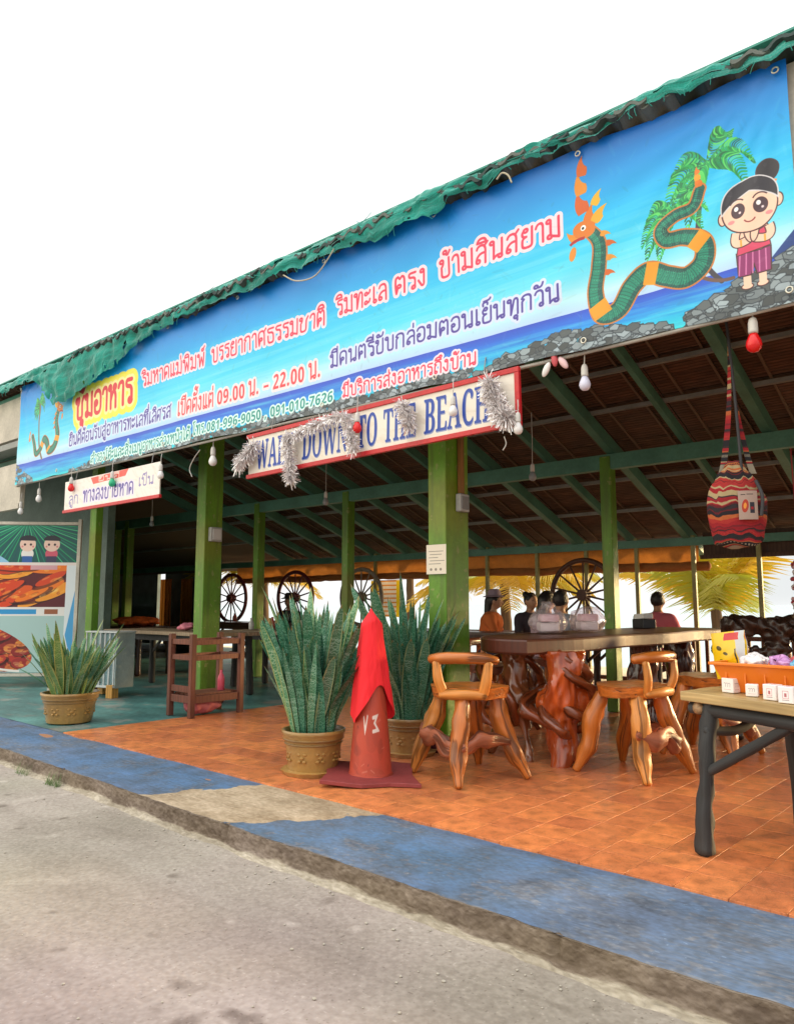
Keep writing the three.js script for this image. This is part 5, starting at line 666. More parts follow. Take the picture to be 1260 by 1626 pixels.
// ---------------------------------------------------------------- cone under a red cloth
{
  const q = onY(588, 1236, FT), o = thing('traffic_cone', 'faded red traffic cone with a broken flat base', 'traffic cone', [q.x, FT, q.z], -2.4);
  const ct = canvasTex(512, 512, (g) => { const r = rng(4); g.fillStyle = '#b8452f'; g.fillRect(0, 0, 512, 512); for (let k = 0; k < 500; k++) { g.fillStyle = `rgba(${r() < 0.5 ? '70,24,22' : '180,80,64'},${r() * 0.14})`; g.beginPath(); g.ellipse(r() * 512, r() * 512, 3 + r() * 40, 3 + r() * 30, r(), 0, 7); g.fill(); } for (let k = 0; k < 90; k++) { g.strokeStyle = `rgba(${r() < 0.5 ? '215,150,132' : '60,24,24'},${0.15 + r() * 0.35})`; g.lineWidth = 1 + r() * 3; const x = r() * 512, y = r() * 512; g.beginPath(); g.moveTo(x, y); g.lineTo(x + (r() - 0.5) * 60, y + (r() - 0.5) * 30); g.stroke(); } g.strokeStyle = '#d8c8c0'; g.lineWidth = 6; g.lineCap = 'round'; { const x = 222; g.beginPath(); g.moveTo(x, 272); g.lineTo(x + 8, 292); g.lineTo(x + 18, 270); g.moveTo(x + 44, 272); g.lineTo(x + 64, 270); g.lineTo(x + 52, 280); g.lineTo(x + 68, 291); g.lineTo(x + 44, 293); g.stroke(); } });
  part('cone_body', new THREE.LatheGeometry([[0.148, 0.01], [0.145, 0.03], [0.134, 0.05], [0.122, 0.2], [0.1, 0.45], [0.066, 0.8], [0.034, 0.97], [0.02, 0.99], [0.001, 0.992]].map((a) => new THREE.Vector2(...a)), 36), mat([1, 1, 1], 0.55, { map: ct }), o);
  const MR = paint([0.32, 0.05, 0.05], 0.6), bs = new THREE.Shape([[-0.27, -0.24], [-0.1, -0.29], [0.02, -0.24], [0.12, -0.28], [0.29, -0.26], [0.27, 0.02], [0.3, 0.24], [0.05, 0.28], [-0.12, 0.24], [-0.3, 0.28], [-0.26, 0.03]].map((a) => new THREE.Vector2(...a)));
  const bg = new THREE.ExtrudeGeometry(bs, { depth: 0.018, bevelEnabled: true, bevelSize: 0.004, bevelThickness: 0.003, bevelSegments: 1 }).rotateX(-Math.PI / 2), bp = bg.attributes.position; for (let i = 0; i < bp.count; i++) { const x = bp.getX(i), z = bp.getZ(i); bp.setY(i, bp.getY(i) + 0.006 + 0.02 * Math.max(0, x - 0.15) / 0.15 + 0.018 * Math.max(0, z - 0.16) / 0.1); } bg.computeVertexNormals(); part('base_plate', bg, MR, o);
  // draped cloth
  const N = 96, M = 34, pos = [], idx = [], uv = [];
  for (let j = 0; j <= M; j++) for (let i = 0; i <= N; i++) {
    const a = (i / N) * 6.283, t = j / M, cor = Math.pow(Math.abs(Math.cos(a * 2 + 0.5)), 1.4), len = 0.62 + 0.09 * Math.cos(a * 2 + 0.9) + 0.05 * Math.cos(a + 2), y = 1.065 - t * len, rc = 0.042 + (1.06 - y) * 0.1 + 0.012, f = t * (0.02 * Math.sin(a * 3 + 1.9) + 0.009 * Math.sin(a * 5 + 1 + t * 2)) + 0.004 * n3(Math.cos(a) * 3, t * 4, Math.sin(a) * 3);
    const rr = (j === 0 ? 0.002 : Math.min(1, t * 7) * (rc + Math.max(-0.008, f + 0.012 * t))); pos.push(Math.cos(a) * rr, y, Math.sin(a) * rr); uv.push(i / N, t);
  }
  for (let j = 0; j < M; j++) for (let i = 0; i < N; i++) { const a = j * (N + 1) + i; idx.push(a, a + 1, a + N + 1, a + 1, a + N + 2, a + N + 1); }
  const g = new THREE.BufferGeometry(); g.setAttribute('position', new THREE.Float32BufferAttribute(pos, 3)); g.setAttribute('uv', new THREE.Float32BufferAttribute(uv, 2)); g.setIndex(idx); g.computeVertexNormals();
  const c = single('red_cloth', g, phys([0.9, 0.02, 0.03], 0.85, { sheen: 0.3, bumpMap: mottleBump, bumpScale: 0.001 }), 'bright red cloth draped over the traffic cone', 'cloth'); c.position.copy(o.position); c.rotation.y = 0.9;
}
// ---------------------------------------------------------------- rack, cabinet, billboard, tables at the teal floor
{
  const RW = wood([0.26, 0.1, 0.07], 0.65), a = onY(303, 1141, FT), x1 = a.x, z1 = a.z, w = 0.36, d = 0.58, h = 0.8;
  const o = thing('wooden_rack', 'reddish brown open wooden rack in front of the green pillar', 'rack', [x1 - w / 2, FT, z1 - d / 2]);
  for (const [sx, sz] of [[1, 1], [1, -1], [-1, 1], [-1, -1]]) part('post', box(0.05, h, 0.055, sx * w / 2, h / 2, sz * d / 2, 0.004), RW, o);
  for (const y of [0.17, 0.57, 0.72]) for (const s of [-1, 1]) { part('rail', box(0.028, y === 0.17 ? 0.07 : 0.05, d - 0.058, s * w / 2, y, 0, 0.003), RW, o); part('rail', box(w - 0.052, y === 0.17 ? 0.07 : 0.05, 0.028, 0, y + 0.004, s * d / 2, 0.003), RW, o); }
  part('rail', box(w - 0.052, 0.06, 0.028, 0, 0.27, d / 2, 0.003), RW, o);
  for (let k = 0; k < 4; k++) part('shelf_slat', box(0.07, 0.018, d - 0.06, -w / 2 + 0.06 + k * 0.082, 0.216, 0), RW, o);
  single('soft_drink_bottle', new THREE.LatheGeometry([[0.001, 0], [0.035, 0.002], [0.036, 0.11], [0.03, 0.14], [0.014, 0.17], [0.013, 0.2], [0.001, 0.202]].map((q) => new THREE.Vector2(...q)), 14).translate(x1 - w / 2 + 0.06, FT + 0.226, z1 - d / 2 - 0.14), phys([0.7, 0.1, 0.16], 0.2), 'pink red bottle standing on the brown rack shelf', 'bottle');
  single('cloth_bundle', sdfGeo((x, y, z) => ell(0, 0.09, 0, 0.13, 0.09, 0.2)(x, y, z) + 0.014 * n3(x * 9, y * 9, z * 9), [-0.18, -0.03, -0.25], [0.18, 0.22, 0.25], 0.016).translate(x1 - w / 2, FT + 0.006, z1 - d / 2 + 0.04), mat([0.55, 0.17, 0.2], 0.9), 'dusty pink cloth bundle under the brown rack', 'cloth');
  // slatted cabinet
  const b = onY(192, 1116, FT), S = paint([0.36, 0.44, 0.44], 0.4), PALE = paint([0.62, 0.66, 0.66], 0.4), c = thing('slatted_cabinet', 'grey cabinet with pale vertical bars behind the golden pot', 'cabinet', [b.x - 0.72, FLOOR + 0.012, b.z - 0.12], 0.25); c.scale.set(0.82, 0.95, 0.85);
  part('side_panel', box(0.02, 0.68, 0.34, 0.3, 0.45, -0.17), S, c); part('back_panel', box(0.58, 0.68, 0.016, 0, 0.45, -0.34), paint([0.14, 0.24, 0.28], 0.5), c); part('top', box(0.64, 0.02, 0.36, 0, 0.8, -0.17, 0.004), PALE, c); part('bottom', box(0.6, 0.02, 0.34, 0, 0.12, -0.17), S, c);
  for (let k = 0; k < 7; k++) part('bar', box(0.018, 0.66, 0.018, -0.29 + k * 0.095, 0.456, 0.004, 0.003), PALE, c); part('frame_rail', box(0.62, 0.025, 0.025, 0, 0.13, 0.016), PALE, c); part('glass_pane', box(0.56, 0.64, 0.004, 0, 0.456, -0.014), phys([0.8, 0.92, 0.94], 0.05, { transmission: 0.9, thickness: 0 }), c); part('shelf', box(0.57, 0.012, 0.3, 0, 0.46, -0.18), PALE, c);
  const YB = wood([0.7, 0.42, 0.1], 0.6); part('foot_block', box(0.12, 0.16, 0.12, 0.24, 0.07, -0.02, 0.005), YB, c, 'yellow wooden foot block'); part('foot_block', box(0.1, 0.11, 0.1, -0.24, 0.054, -0.28, 0.005), YB, c);
  // billboard with food pictures
  const P = onZ(117, 1000, -4.95), bb = thing('food_billboard', 'standing billboard with printed food pictures by the teal floor', 'billboard', [P.x, FLOOR + 0.004, P.z], THREE.MathUtils.degToRad(45)), BW = 1.75, BH = 2.16 - 0.2;
  const foodTex = canvasTex(900, 1000, (g, W, H) => {
    const r = rng(21); g.fillStyle = '#0d6e63'; g.fillRect(0, 0, W, H);
    const rows = [[0, 0.255], [0.275, 0.56], [0.62, 1.0]];
    // leaf fan strip
    g.fillStyle = '#0a5a55'; g.fillRect(0, 0, W, H * 0.255); for (let k = 0; k < 46; k++) { const an = -0.15 + k * 0.07; g.strokeStyle = ['#1ca06a', '#0f7f6c', '#48c08a', '#0b4f5a'][k % 4]; g.lineWidth = 6; g.beginPath(); g.moveTo(W * 0.62, -30); g.quadraticCurveTo(W * 0.62 + Math.cos(an) * 260, -20 + Math.sin(an) * 140, W * 0.62 + Math.cos(an) * 640, Math.sin(an) * 330); g.stroke(); }
    g.fillStyle = '#8fc3e4'; g.beginPath(); g.moveTo(0, H * 0.12); g.quadraticCurveTo(W * 0.35, H * 0.14, W * 0.5, H * 0.255); g.lineTo(0, H * 0.255); g.fill();
    for (const [x, c1, c2] of [[0.63, '#f0eae6', '#2b5fa8'], [0.81, '#d65a72', '#3a3a58']]) { const X = x * W, Y = H * 0.12; g.fillStyle = c1; g.beginPath(); g.ellipse(X, Y + 76, 42, 40, 0, 0, 7); g.fill(); g.fillStyle = c2; g.fillRect(X - 34, Y + 92, 68, 44); g.fillStyle = '#f0cdbd'; g.beginPath(); g.ellipse(X, Y + 10, 54, 50, 0, 0, 7); g.fill(); g.fillStyle = '#1f2530'; g.beginPath(); g.ellipse(X, Y - 18, 58, 34, 0, 3.1, 6.4); g.fill(); g.fillStyle = '#3a2a30'; for (const s of [-20, 20]) { g.beginPath(); g.arc(X + s, Y + 12, 8, 0, 7); g.fill(); } g.fillStyle = '#e08a8a'; for (const s of [-36, 36]) { g.beginPath(); g.arc(X + s, Y + 26, 7, 0, 7); g.fill(); } }
    g.fillStyle = '#e9dcd8'; g.fillRect(0, H * 0.255, W, H * 0.02);
    const food = (y0, y1, base, cols, n, lw, lh) => { g.save(); g.beginPath(); g.rect(0, y0 * H, W * 0.93, (y1 - y0) * H); g.clip(); g.fillStyle = base; g.fillRect(0, 0, W, H); for (let k = 0; k < n; k++) { const x = r() * W, y = (y0 + (y1 - y0) * r()) * H, a = -0.25 + (r() - 0.5) * 0.7, c = cols[Math.floor(r() * cols.length)]; g.fillStyle = 'rgba(40,10,14,0.55)'; g.beginPath(); g.ellipse(x + 8, y + 12, lw * (0.7 + r() * 0.6), lh * 0.9, a, 0, 7); g.fill(); g.fillStyle = c; g.beginPath(); g.ellipse(x, y, lw * (0.7 + r() * 0.6), lh * (0.7 + 0.5 * r()), a, 0, 7); g.fill(); for (let q = 0; q < 7; q++) { g.fillStyle = ['rgba(255,190,70,0.4)', 'rgba(120,20,10,0.3)', 'rgba(255,230,150,0.3)'][q % 3]; g.beginPath(); g.ellipse(x + (r() - 0.5) * lw * 1.2, y + (r() - 0.5) * lh, 6 + r() * 26, 4 + r() * 8, a, 0, 7); g.fill(); } } g.restore(); };
    food(0.275, 0.56, '#5a1420', ['#e0561a', '#f07a1e', '#d8431a', '#f29a2c', '#c63a16'], 34, 130, 34); g.fillStyle = '#e6d6d2'; g.fillRect(0, 0.275 * H, W * 0.34, 26); g.fillStyle = '#d8a3ac'; g.fillRect(W * 0.66, 0.275 * H, W * 0.2, 30);
    g.fillStyle = '#e6e2de'; g.fillRect(0, 0.56 * H, W, 0.06 * H); g.fillStyle = '#2b94cf'; g.beginPath(); g.moveTo(W * 0.4, 0.575 * H); g.lineTo(W * 0.72, 0.575 * H); g.lineTo(W * 0.72, 0.608 * H); g.lineTo(W * 0.46, 0.608 * H); g.fill(); g.fillStyle = '#b8a79c'; g.fillRect(0, 0.575 * H, W * 0.3, 0.033 * H); g.fillStyle = '#9a5a3a'; g.fillRect(W * 0.78, 0.575 * H, W * 0.1, 0.033 * H);
    g.fillStyle = '#a9c7c4'; g.fillRect(0, 0.62 * H, W, H); g.save(); g.beginPath(); g.ellipse(W * 0.2, H * 0.8, W * 0.52, H * 0.16, 0.25, 0, 7); g.clip(); food(0.62, 1, '#7c1f1c', ['#b8352a', '#d0502e', '#a02a2a', '#c96a3a', '#8e2222'], 70, 60, 34); g.restore(); g.strokeStyle = '#eee8e2'; g.lineWidth = 14; g.beginPath(); g.moveTo(0, H * 0.86); g.quadraticCurveTo(W * 0.3, H * 0.97, W * 0.62, H * 0.99); g.stroke(); g.fillStyle = '#8f9aa2'; g.beginPath(); g.moveTo(0, H * 0.88); g.quadraticCurveTo(W * 0.3, H * 0.98, W * 0.6, H); g.lineTo(0, H); g.fill();
    g.fillStyle = '#dfe6ea'; g.fillRect(W * 0.93, 0.275 * H, W * 0.07, H); g.fillStyle = '#4aa0d6'; g.beginPath(); g.moveTo(W, 0.45 * H); g.lineTo(W, 0.95 * H); g.lineTo(W * 0.94, 0.75 * H); g.fill();
  });
  part('printed_sheet', new THREE.PlaneGeometry(BW, BH).translate(-BW / 2, 0.2 + BH / 2, 0.024), mat([1, 1, 1], 0.35, { map: foodTex }), bb); part('backing', box(BW, BH, 0.02, -BW / 2, 0.2 + BH / 2, 0.008), paint([0.4, 0.4, 0.4]), bb);
  for (const x of [0.025, -BW - 0.025]) part('post', box(0.045, 2.25, 0.05, x, 1.125, 0.01, 0.004), CREAM, bb); for (const y of [0.17, 2.19]) part('frame_rail', box(BW, 0.04, 0.045, -BW / 2, y, 0.01, 0.004), CREAM, bb);
  for (const x of [-0.15, -BW + 0.15]) part('foot', box(0.05, 0.04, 0.7, x, 0.021, 0), CREAM, bb);
}
// ---------------------------------------------------------------- fittings on the pillars
{
  const nt = canvasTex(256, 320, (g) => { g.fillStyle = '#e6dccb'; g.fillRect(0, 0, 256, 320); g.fillStyle = '#8b8378'; for (let k = 0; k < 5; k++) g.fillRect(30 + (k % 2) * 14, 70 + k * 34, 190 - (k % 3) * 34, 7); for (const x of [60, 122, 184]) { g.beginPath(); g.arc(x, 270, 15, 0, 7); g.fill(); } });
  const q = onZ(693, 888, -4.575); single('paper_notice', new THREE.PlaneGeometry(0.19, 0.225, 4, 4).translate(q.x - 0.005, q.y, q.z), mat([1, 1, 1], 0.7, { map: nt }), 'cream paper notice fixed to the green pillar', 'notice');
  const G = paint([0.5, 0.5, 0.48], 0.5), b = thing('junction_box', 'white junction box on the pillar behind the brown rack', 'box', [onZ(346, 848, -5.1).x + 0.0, onZ(346, 848, -5.1).y, -5.1]); b.position.x = onZ(322, 950, -5).x + 0.03; part('housing', box(0.06, 0.16, 0.15, 0, 0, -0.02, 0.008), G, b); part('cover', box(0.012, 0.12, 0.11, 0.034, 0, -0.02, 0.004), mat([0.6, 0.6, 0.58], 0.4), b);
  const s = thing('pillar_speaker', 'small grey speaker box on a brown strip of the notice pillar', 'speaker', [-3.44, onZ(733, 798, -4.75).y, -4.78]); part('housing', box(0.05, 0.14, 0.12, 0, 0, 0, 0.008), G, s); part('grille', box(0.01, 0.1, 0.09, 0.029, 0, 0, 0.003), mat([0.2, 0.2, 0.2], 0.6), s); part('mounting_strip', box(0.03, 0.6, 0.05, -0.005, 0.375, 0.01), wood([0.4, 0.2, 0.05], 0.6), s);
}
// ---------------------------------------------------------------- furniture further in
const DW = wood([0.075, 0.028, 0.018], 0.4, { clearcoat: 0.2 }), PT = wood([0.5, 0.42, 0.32], 0.6), GL = wood([0.06, 0.065, 0.075], 0.75);
function plainTable(label, x0, x1, z0, z1, top, m, lm, group) {
  const w = x1 - x0, d = z0 - z1, o = thing('dining_table', label, 'table', [(x0 + x1) / 2, FT, (z0 + z1) / 2], 0, group), n = 3;
  for (let k = 0; k < n; k++) part('top_board', box(w - 0.02 * (k % 2), 0.045, d / n - 0.006, 0, top - FT - 0.024, -d / 2 + (k + 0.5) * d / n, 0.006), m, o);
  for (const [a, b] of [[-1, 1], [1, 1], [-1, -1], [1, -1]]) { part('leg', limb([V(a * (w / 2 - 0.18), top - FT - 0.05, b * (d / 2 - 0.1)), V(a * (w / 2 - 0.17), 0.4, b * (d / 2 - 0.09)), V(a * (w / 2 - 0.16), 0.01, b * (d / 2 - 0.08))], [0.045, 0.042, 0.046], { seed: x0 * 3 + a + b * 2, lump: 0.14 }), lm, o); part('brace', bar(V(a * (w / 2 - 0.18), 0.42, b * (d / 2 - 0.1)), V(a * (w / 2 - 0.5), top - FT - 0.06, b * (d / 2 - 0.1)), 0.03, 0.03), lm, o); }
  part('apron', box(w - 0.2, 0.07, 0.03, 0, top - FT - 0.085, d / 2 - 0.08), lm, o);
  return o;
}
plainTable('long pale topped table on log legs on the teal floor', -9.85, -7.35, -5.3, -6.05, 0.87, PT, GL);
plainTable('pale table behind the brown rack crowded with jars', -8.6, -6.9, -6.35, -7.05, 0.86, PT, GL);
plainTable('dark table in the corner with an orange cloth', -12.6, -10.6, -6.3, -7.0, 0.86, DW, DW);
plainTable('dark dining table where the people sit', -6.6, -4.6, -7.85, -8.3, 0.86, DW, DW);
plainTable('dark table beside the person in pink by the sea rail', -4.3, -3.1, -8.0, -8.5, 0.86, DW, DW);
plainTable('dark table in front of the far wagon wheel', -11.4, -8.6, -8.0, -8.7, 0.9, DW, DW);
{
  const r = rng(31), cols = [[0.6, 0.6, 0.58], [0.45, 0.1, 0.06], [0.5, 0.35, 0.1], [0.1, 0.2, 0.12], [0.65, 0.6, 0.5]], nm = ['white', 'dark red', 'amber', 'green', 'cream'];
  const jar = new THREE.LatheGeometry([[0.001, 0], [0.035, 0.002], [0.038, 0.07], [0.03, 0.1], [0.018, 0.12], [0.018, 0.15], [0.001, 0.152]].map((a) => new THREE.Vector2(...a)), 12);
  [[-8.3, -6.6], [-8.1, -6.8], [-7.85, -6.55], [-7.6, -6.75], [-7.3, -6.6]].forEach(([x, z], k) => single('condiment_jar', jar.clone().scale(1, 0.7 + 0.5 * r(), 1).translate(x, 0.862, z), phys(cols[k], 0.25), `${nm[k]} condiment jar on the pale table behind the rack`, 'jar', 'jars on the pale table'));
  [[-10.9, -8.3], [-10.3, -8.3], [-9.6, -8.35], [-9.1, -8.3]].forEach(([x, z], k) => single('condiment_jar', jar.clone().scale(1.1, 0.8 + 0.5 * r(), 1.1).translate(x, 0.902, z), phys(cols[(k + 1) % 5], 0.25), `${nm[(k + 1) % 5]} condiment jar on the dark table before the wheel`, 'jar', 'jars on the dark table'));
  // orange cloth heap in the corner
  const fold = (cx, cy, cz, w, h, d, seed) => sdfGeo((x, y, z) => ell(0, 0, 0, w, h, d)(x, y, z) + 0.02 * n3(x * 6 + seed, y * 8, z * 6), [-w - 0.08, -h - 0.05, -d - 0.08], [w + 0.08, h + 0.05, d + 0.08], 0.025).translate(cx, cy, cz);
  single('orange_cloth', fold(-11.3, 0.93, -6.65, 0.5, 0.07, 0.28, 2), mat([0.75, 0.13, 0.015], 0.8), 'crumpled orange cloth on the dark corner table', 'cloth');
  single('pink_packet', fold(onZ(296, 990, -5.6).x, 0.92, -5.6, 0.12, 0.05, 0.09, 4), mat([0.7, 0.22, 0.3], 0.5), 'pink packet on the long pale table beside the pillar', 'packet');
  // orange curtain strips at the corner opening
  const curt = (px, w, label, c, pz = -9.6) => { const q = onZ(px, 940, pz), g = new THREE.PlaneGeometry(w, 1.5, 16, 6), p = g.attributes.position; for (let i = 0; i < p.count; i++) p.setZ(i, 0.03 * Math.sin(p.getX(i) * 40)); g.computeVertexNormals(); single('curtain', g.translate(q.x, 1.15, pz + 0.05), phys(c, 0.9, { transmission: 0.5, thickness: 0 }), label, 'curtain', 'curtains in the far corner'); };
  curt(266, 0.5, 'orange curtain beside the narrow bright slit in the far corner', [0.85, 0.25, 0.03], -11.9); curt(299, 0.5, 'orange curtain just behind the pillar with the junction box', [0.85, 0.3, 0.02], -11.9);
  const tw = onZ(610, 930, -9.7), st = canvasTex(128, 128, (g) => { g.fillStyle = '#e9dccb'; g.fillRect(0, 0, 128, 128); g.fillStyle = '#d9892e'; for (let k = 0; k < 9; k++) g.fillRect(0, k * 15, 128, 5); g.fillStyle = '#e2c21c'; g.fillRect(0, 0, 34, 128); g.fillRect(100, 0, 28, 128); });
  { const g = new THREE.PlaneGeometry(0.75, 0.62, 16, 10), p = g.attributes.position; for (let i = 0; i < p.count; i++) p.setZ(i, 0.02 * Math.sin(p.getX(i) * 22)); g.computeVertexNormals(); single('striped_towel', g.translate(tw.x, 1.3, -9.75), phys([1, 1, 1], 0.9, { map: st, transmission: 0.4, thickness: 0 }), 'yellow striped towel hung in the sea opening between the snake plants', 'towel'); }
  single('towel_line', wire([V(tw.x - 1, 1.66, -9.75), V(tw.x, 1.61, -9.75), V(tw.x + 1, 1.66, -9.75)], 0.005), mat([0.4, 0.4, 0.4], 0.6), 'line strung along the sea opening holding the striped towel', 'line');
}
{ // sea rail
  const x0 = -12.6, x1 = 2.2, o = thing('sea_railing', 'brown wooden railing with upright balusters along the sea side', 'railing', [0, FT, -9.5]); const RWD = wood([0.22, 0.09, 0.045], 0.6);
  part('top_rail', box(x1 - x0, 0.05, 0.09, (x0 + x1) / 2, 0.69, 0, 0.006), RWD, o); part('lower_rail', box(x1 - x0, 0.05, 0.05, (x0 + x1) / 2, 0.14, 0, 0.004), RWD, o);
  for (let x = x0 + 0.1; x < x1; x += 0.16) part('baluster', box(0.04, 0.5, 0.03, x, 0.415, 0), RWD, o);
}
{ // rolled awning along the rear eave
  const xa = onZ(376, 895, -9.72).x, xb = onZ(1108, 895, -9.72).x, N = 160, M = 8, pos = [], uv = [], idx = [];
  for (let i = 0; i <= N; i++) for (let j = 0; j <= M; j++) { const x = lerp(xa, xb, i / N), t = j / M, dr = 0.025 * n3(x * 0.9, 0, 2) + 0.012 * n3(x * 4, 0, 5); pos.push(x, lerp(1.98, 1.66 + dr, t), -9.78 + 0.04 * n3(x * 2, t * 1.5, 1) + 0.03 * Math.sin(t * 3)); uv.push(x, t * 0.3); }
  for (let i = 0; i < N; i++) for (let j = 0; j < M; j++) { const a = i * (M + 1) + j; idx.push(a, a + 1, a + M + 1, a + 1, a + M + 2, a + M + 1); }
  const g = new THREE.BufferGeometry(); g.setAttribute('position', new THREE.Float32BufferAttribute(pos, 3)); g.setAttribute('uv', new THREE.Float32BufferAttribute(uv, 2)); g.setIndex(idx); g.computeVertexNormals();
  const o = thing('rolled_awning', 'orange brown awning rolled up under the rear eave', 'awning'); part('cloth', g, phys([0.62, 0.24, 0.05], 0.9, { map: mottle, transmission: 0.4, thickness: 0 }), o);
  const pts = []; for (let k = 0; k <= 20; k++) { const x = lerp(xa, xb + 0.12, k / 20); pts.push(V(x, 1.68 + 0.02 * n3(x, 3, 3), -9.74)); } part('roll', limb(pts, [0.05, 0.06, 0.055, 0.06, 0.055, 0.06], { seg: 10, along: 80, lump: 0.15, seed: 3 }), mat([0.42, 0.15, 0.035], 0.85, { map: mottle }), o);
}
{ // wagon wheels
  const rim = new THREE.TorusGeometry(0.47, 0.035, 10, 56), hub = new THREE.CylinderGeometry(0.075, 0.075, 0.14, 18).rotateX(Math.PI / 2), sp = new THREE.CylinderGeometry(0.011, 0.016, 0.44, 7).translate(0, 0.26, 0);
  const wheel = (px, label, m, first) => { const q = onZ(px, 948, -9.4), o = thing('wagon_wheel', label, 'wheel', [q.x, FT + 0.717 + 0.5, -9.42], 0, 'wagon wheels on the sea rail'); part('rim', rim, m, o); part('hub', hub, m, o); for (let k = 0; k < 14; k++) part('spoke', sp.clone().rotateZ((k / 14) * 6.2832), m, o); };
  const WB = wood([0.12, 0.05, 0.03], 0.5), WR = wood([0.2, 0.025, 0.045], 0.5), WG = wood([0.4, 0.37, 0.33], 0.6);
  wheel(925, 'dark brown wagon wheel standing above the seated group', WB); wheel(467, 'dark red wagon wheel behind the lone seated person', WR); wheel(366, 'dark wagon wheel partly hidden by the pillar with the junction box', WR); wheel(572, 'pale grey wagon wheel behind the tall snake plant', WG);
}
{ // carved armchair behind the stall
  const o = thing('carved_chair', 'dark carved wooden armchair behind the orange tray', 'chair', [-1.66, FT, -6.75], 0.5), CW = wood([0.05, 0.025, 0.018], 0.4, { clearcoat: 0.3 });
  const f0 = blend([cap(-0.42, 0.5, 0, -0.4, 0.92, 0, 0.08, 0.07), cap(0.42, 0.5, 0, 0.42, 0.92, 0, 0.08, 0.07), cap(-0.4, 0.92, 0, 0.42, 0.9, 0, 0.075, 0.07), cap(-0.12, 0.55, 0, -0.02, 0.9, 0, 0.06, 0.09), cap(0.2, 0.55, 0, 0.16, 0.9, 0, 0.05, 0.09), cap(-0.42, 0.55, 0, 0.42, 0.55, 0, 0.06, 0.06), cap(-0.4, 0.72, 0, 0.0, 0.72, 0, 0.05, 0.03)], 0.06);
  part('backrest', sdfGeo((x, y, z) => f0(x, y, z) + 0.024 * n3(x * 11, y * 11, z * 8), [-0.56, 0.4, -0.14], [0.56, 1.06, 0.14], 0.018), CW, o);
  part('seat', box(0.95, 0.07, 0.5, 0, 0.47, -0.26, 0.02), CW, o);
  for (const [a, b] of [[-1, 0], [1, 0], [-1, 1], [1, 1]]) part('leg', limb([V(a * 0.4, 0.44, -0.04 - b * 0.42), V(a * 0.42, 0.2, -0.05 - b * 0.43), V(a * 0.41, 0.01, -0.04 - b * 0.44)], [0.06, 0.05, 0.06], { seed: a + b * 3 }), CW, o);
  for (const a of [-1, 1]) part('armrest', limb([V(a * 0.44, 0.72, 0), V(a * 0.47, 0.74, -0.2), V(a * 0.45, 0.7, -0.45)], [0.05, 0.045, 0.05], { seed: a * 4 }), CW, o);
  const q = onZ(1268, 930, -7.6), gr = thing('flower_garland', 'pink and red flower garland hung behind the carved chair', 'garland', [q.x, 0, q.z]), rr = rng(8), fm = [mat([0.7, 0.4, 0.42], 0.7), mat([0.45, 0.05, 0.07], 0.7), mat([0.75, 0.68, 0.66], 0.7)]; const L = [[], [], []]; for (let k = 0; k < 90; k++) L[k % 3].push(new THREE.IcosahedronGeometry(0.022, 0).translate((rr() - 0.5) * 0.1, 1.02 + k * 0.0064, (rr() - 0.5) * 0.1)); L.forEach((l, k) => (part('flowers', join(l), fm[k], gr).userData.kind = 'stuff')); part('string', wire([V(0, 1, 0), V(0.01, 1.4, 0), V(0, roofY(-7.6), 0)], 0.006), fm[1], gr);
}
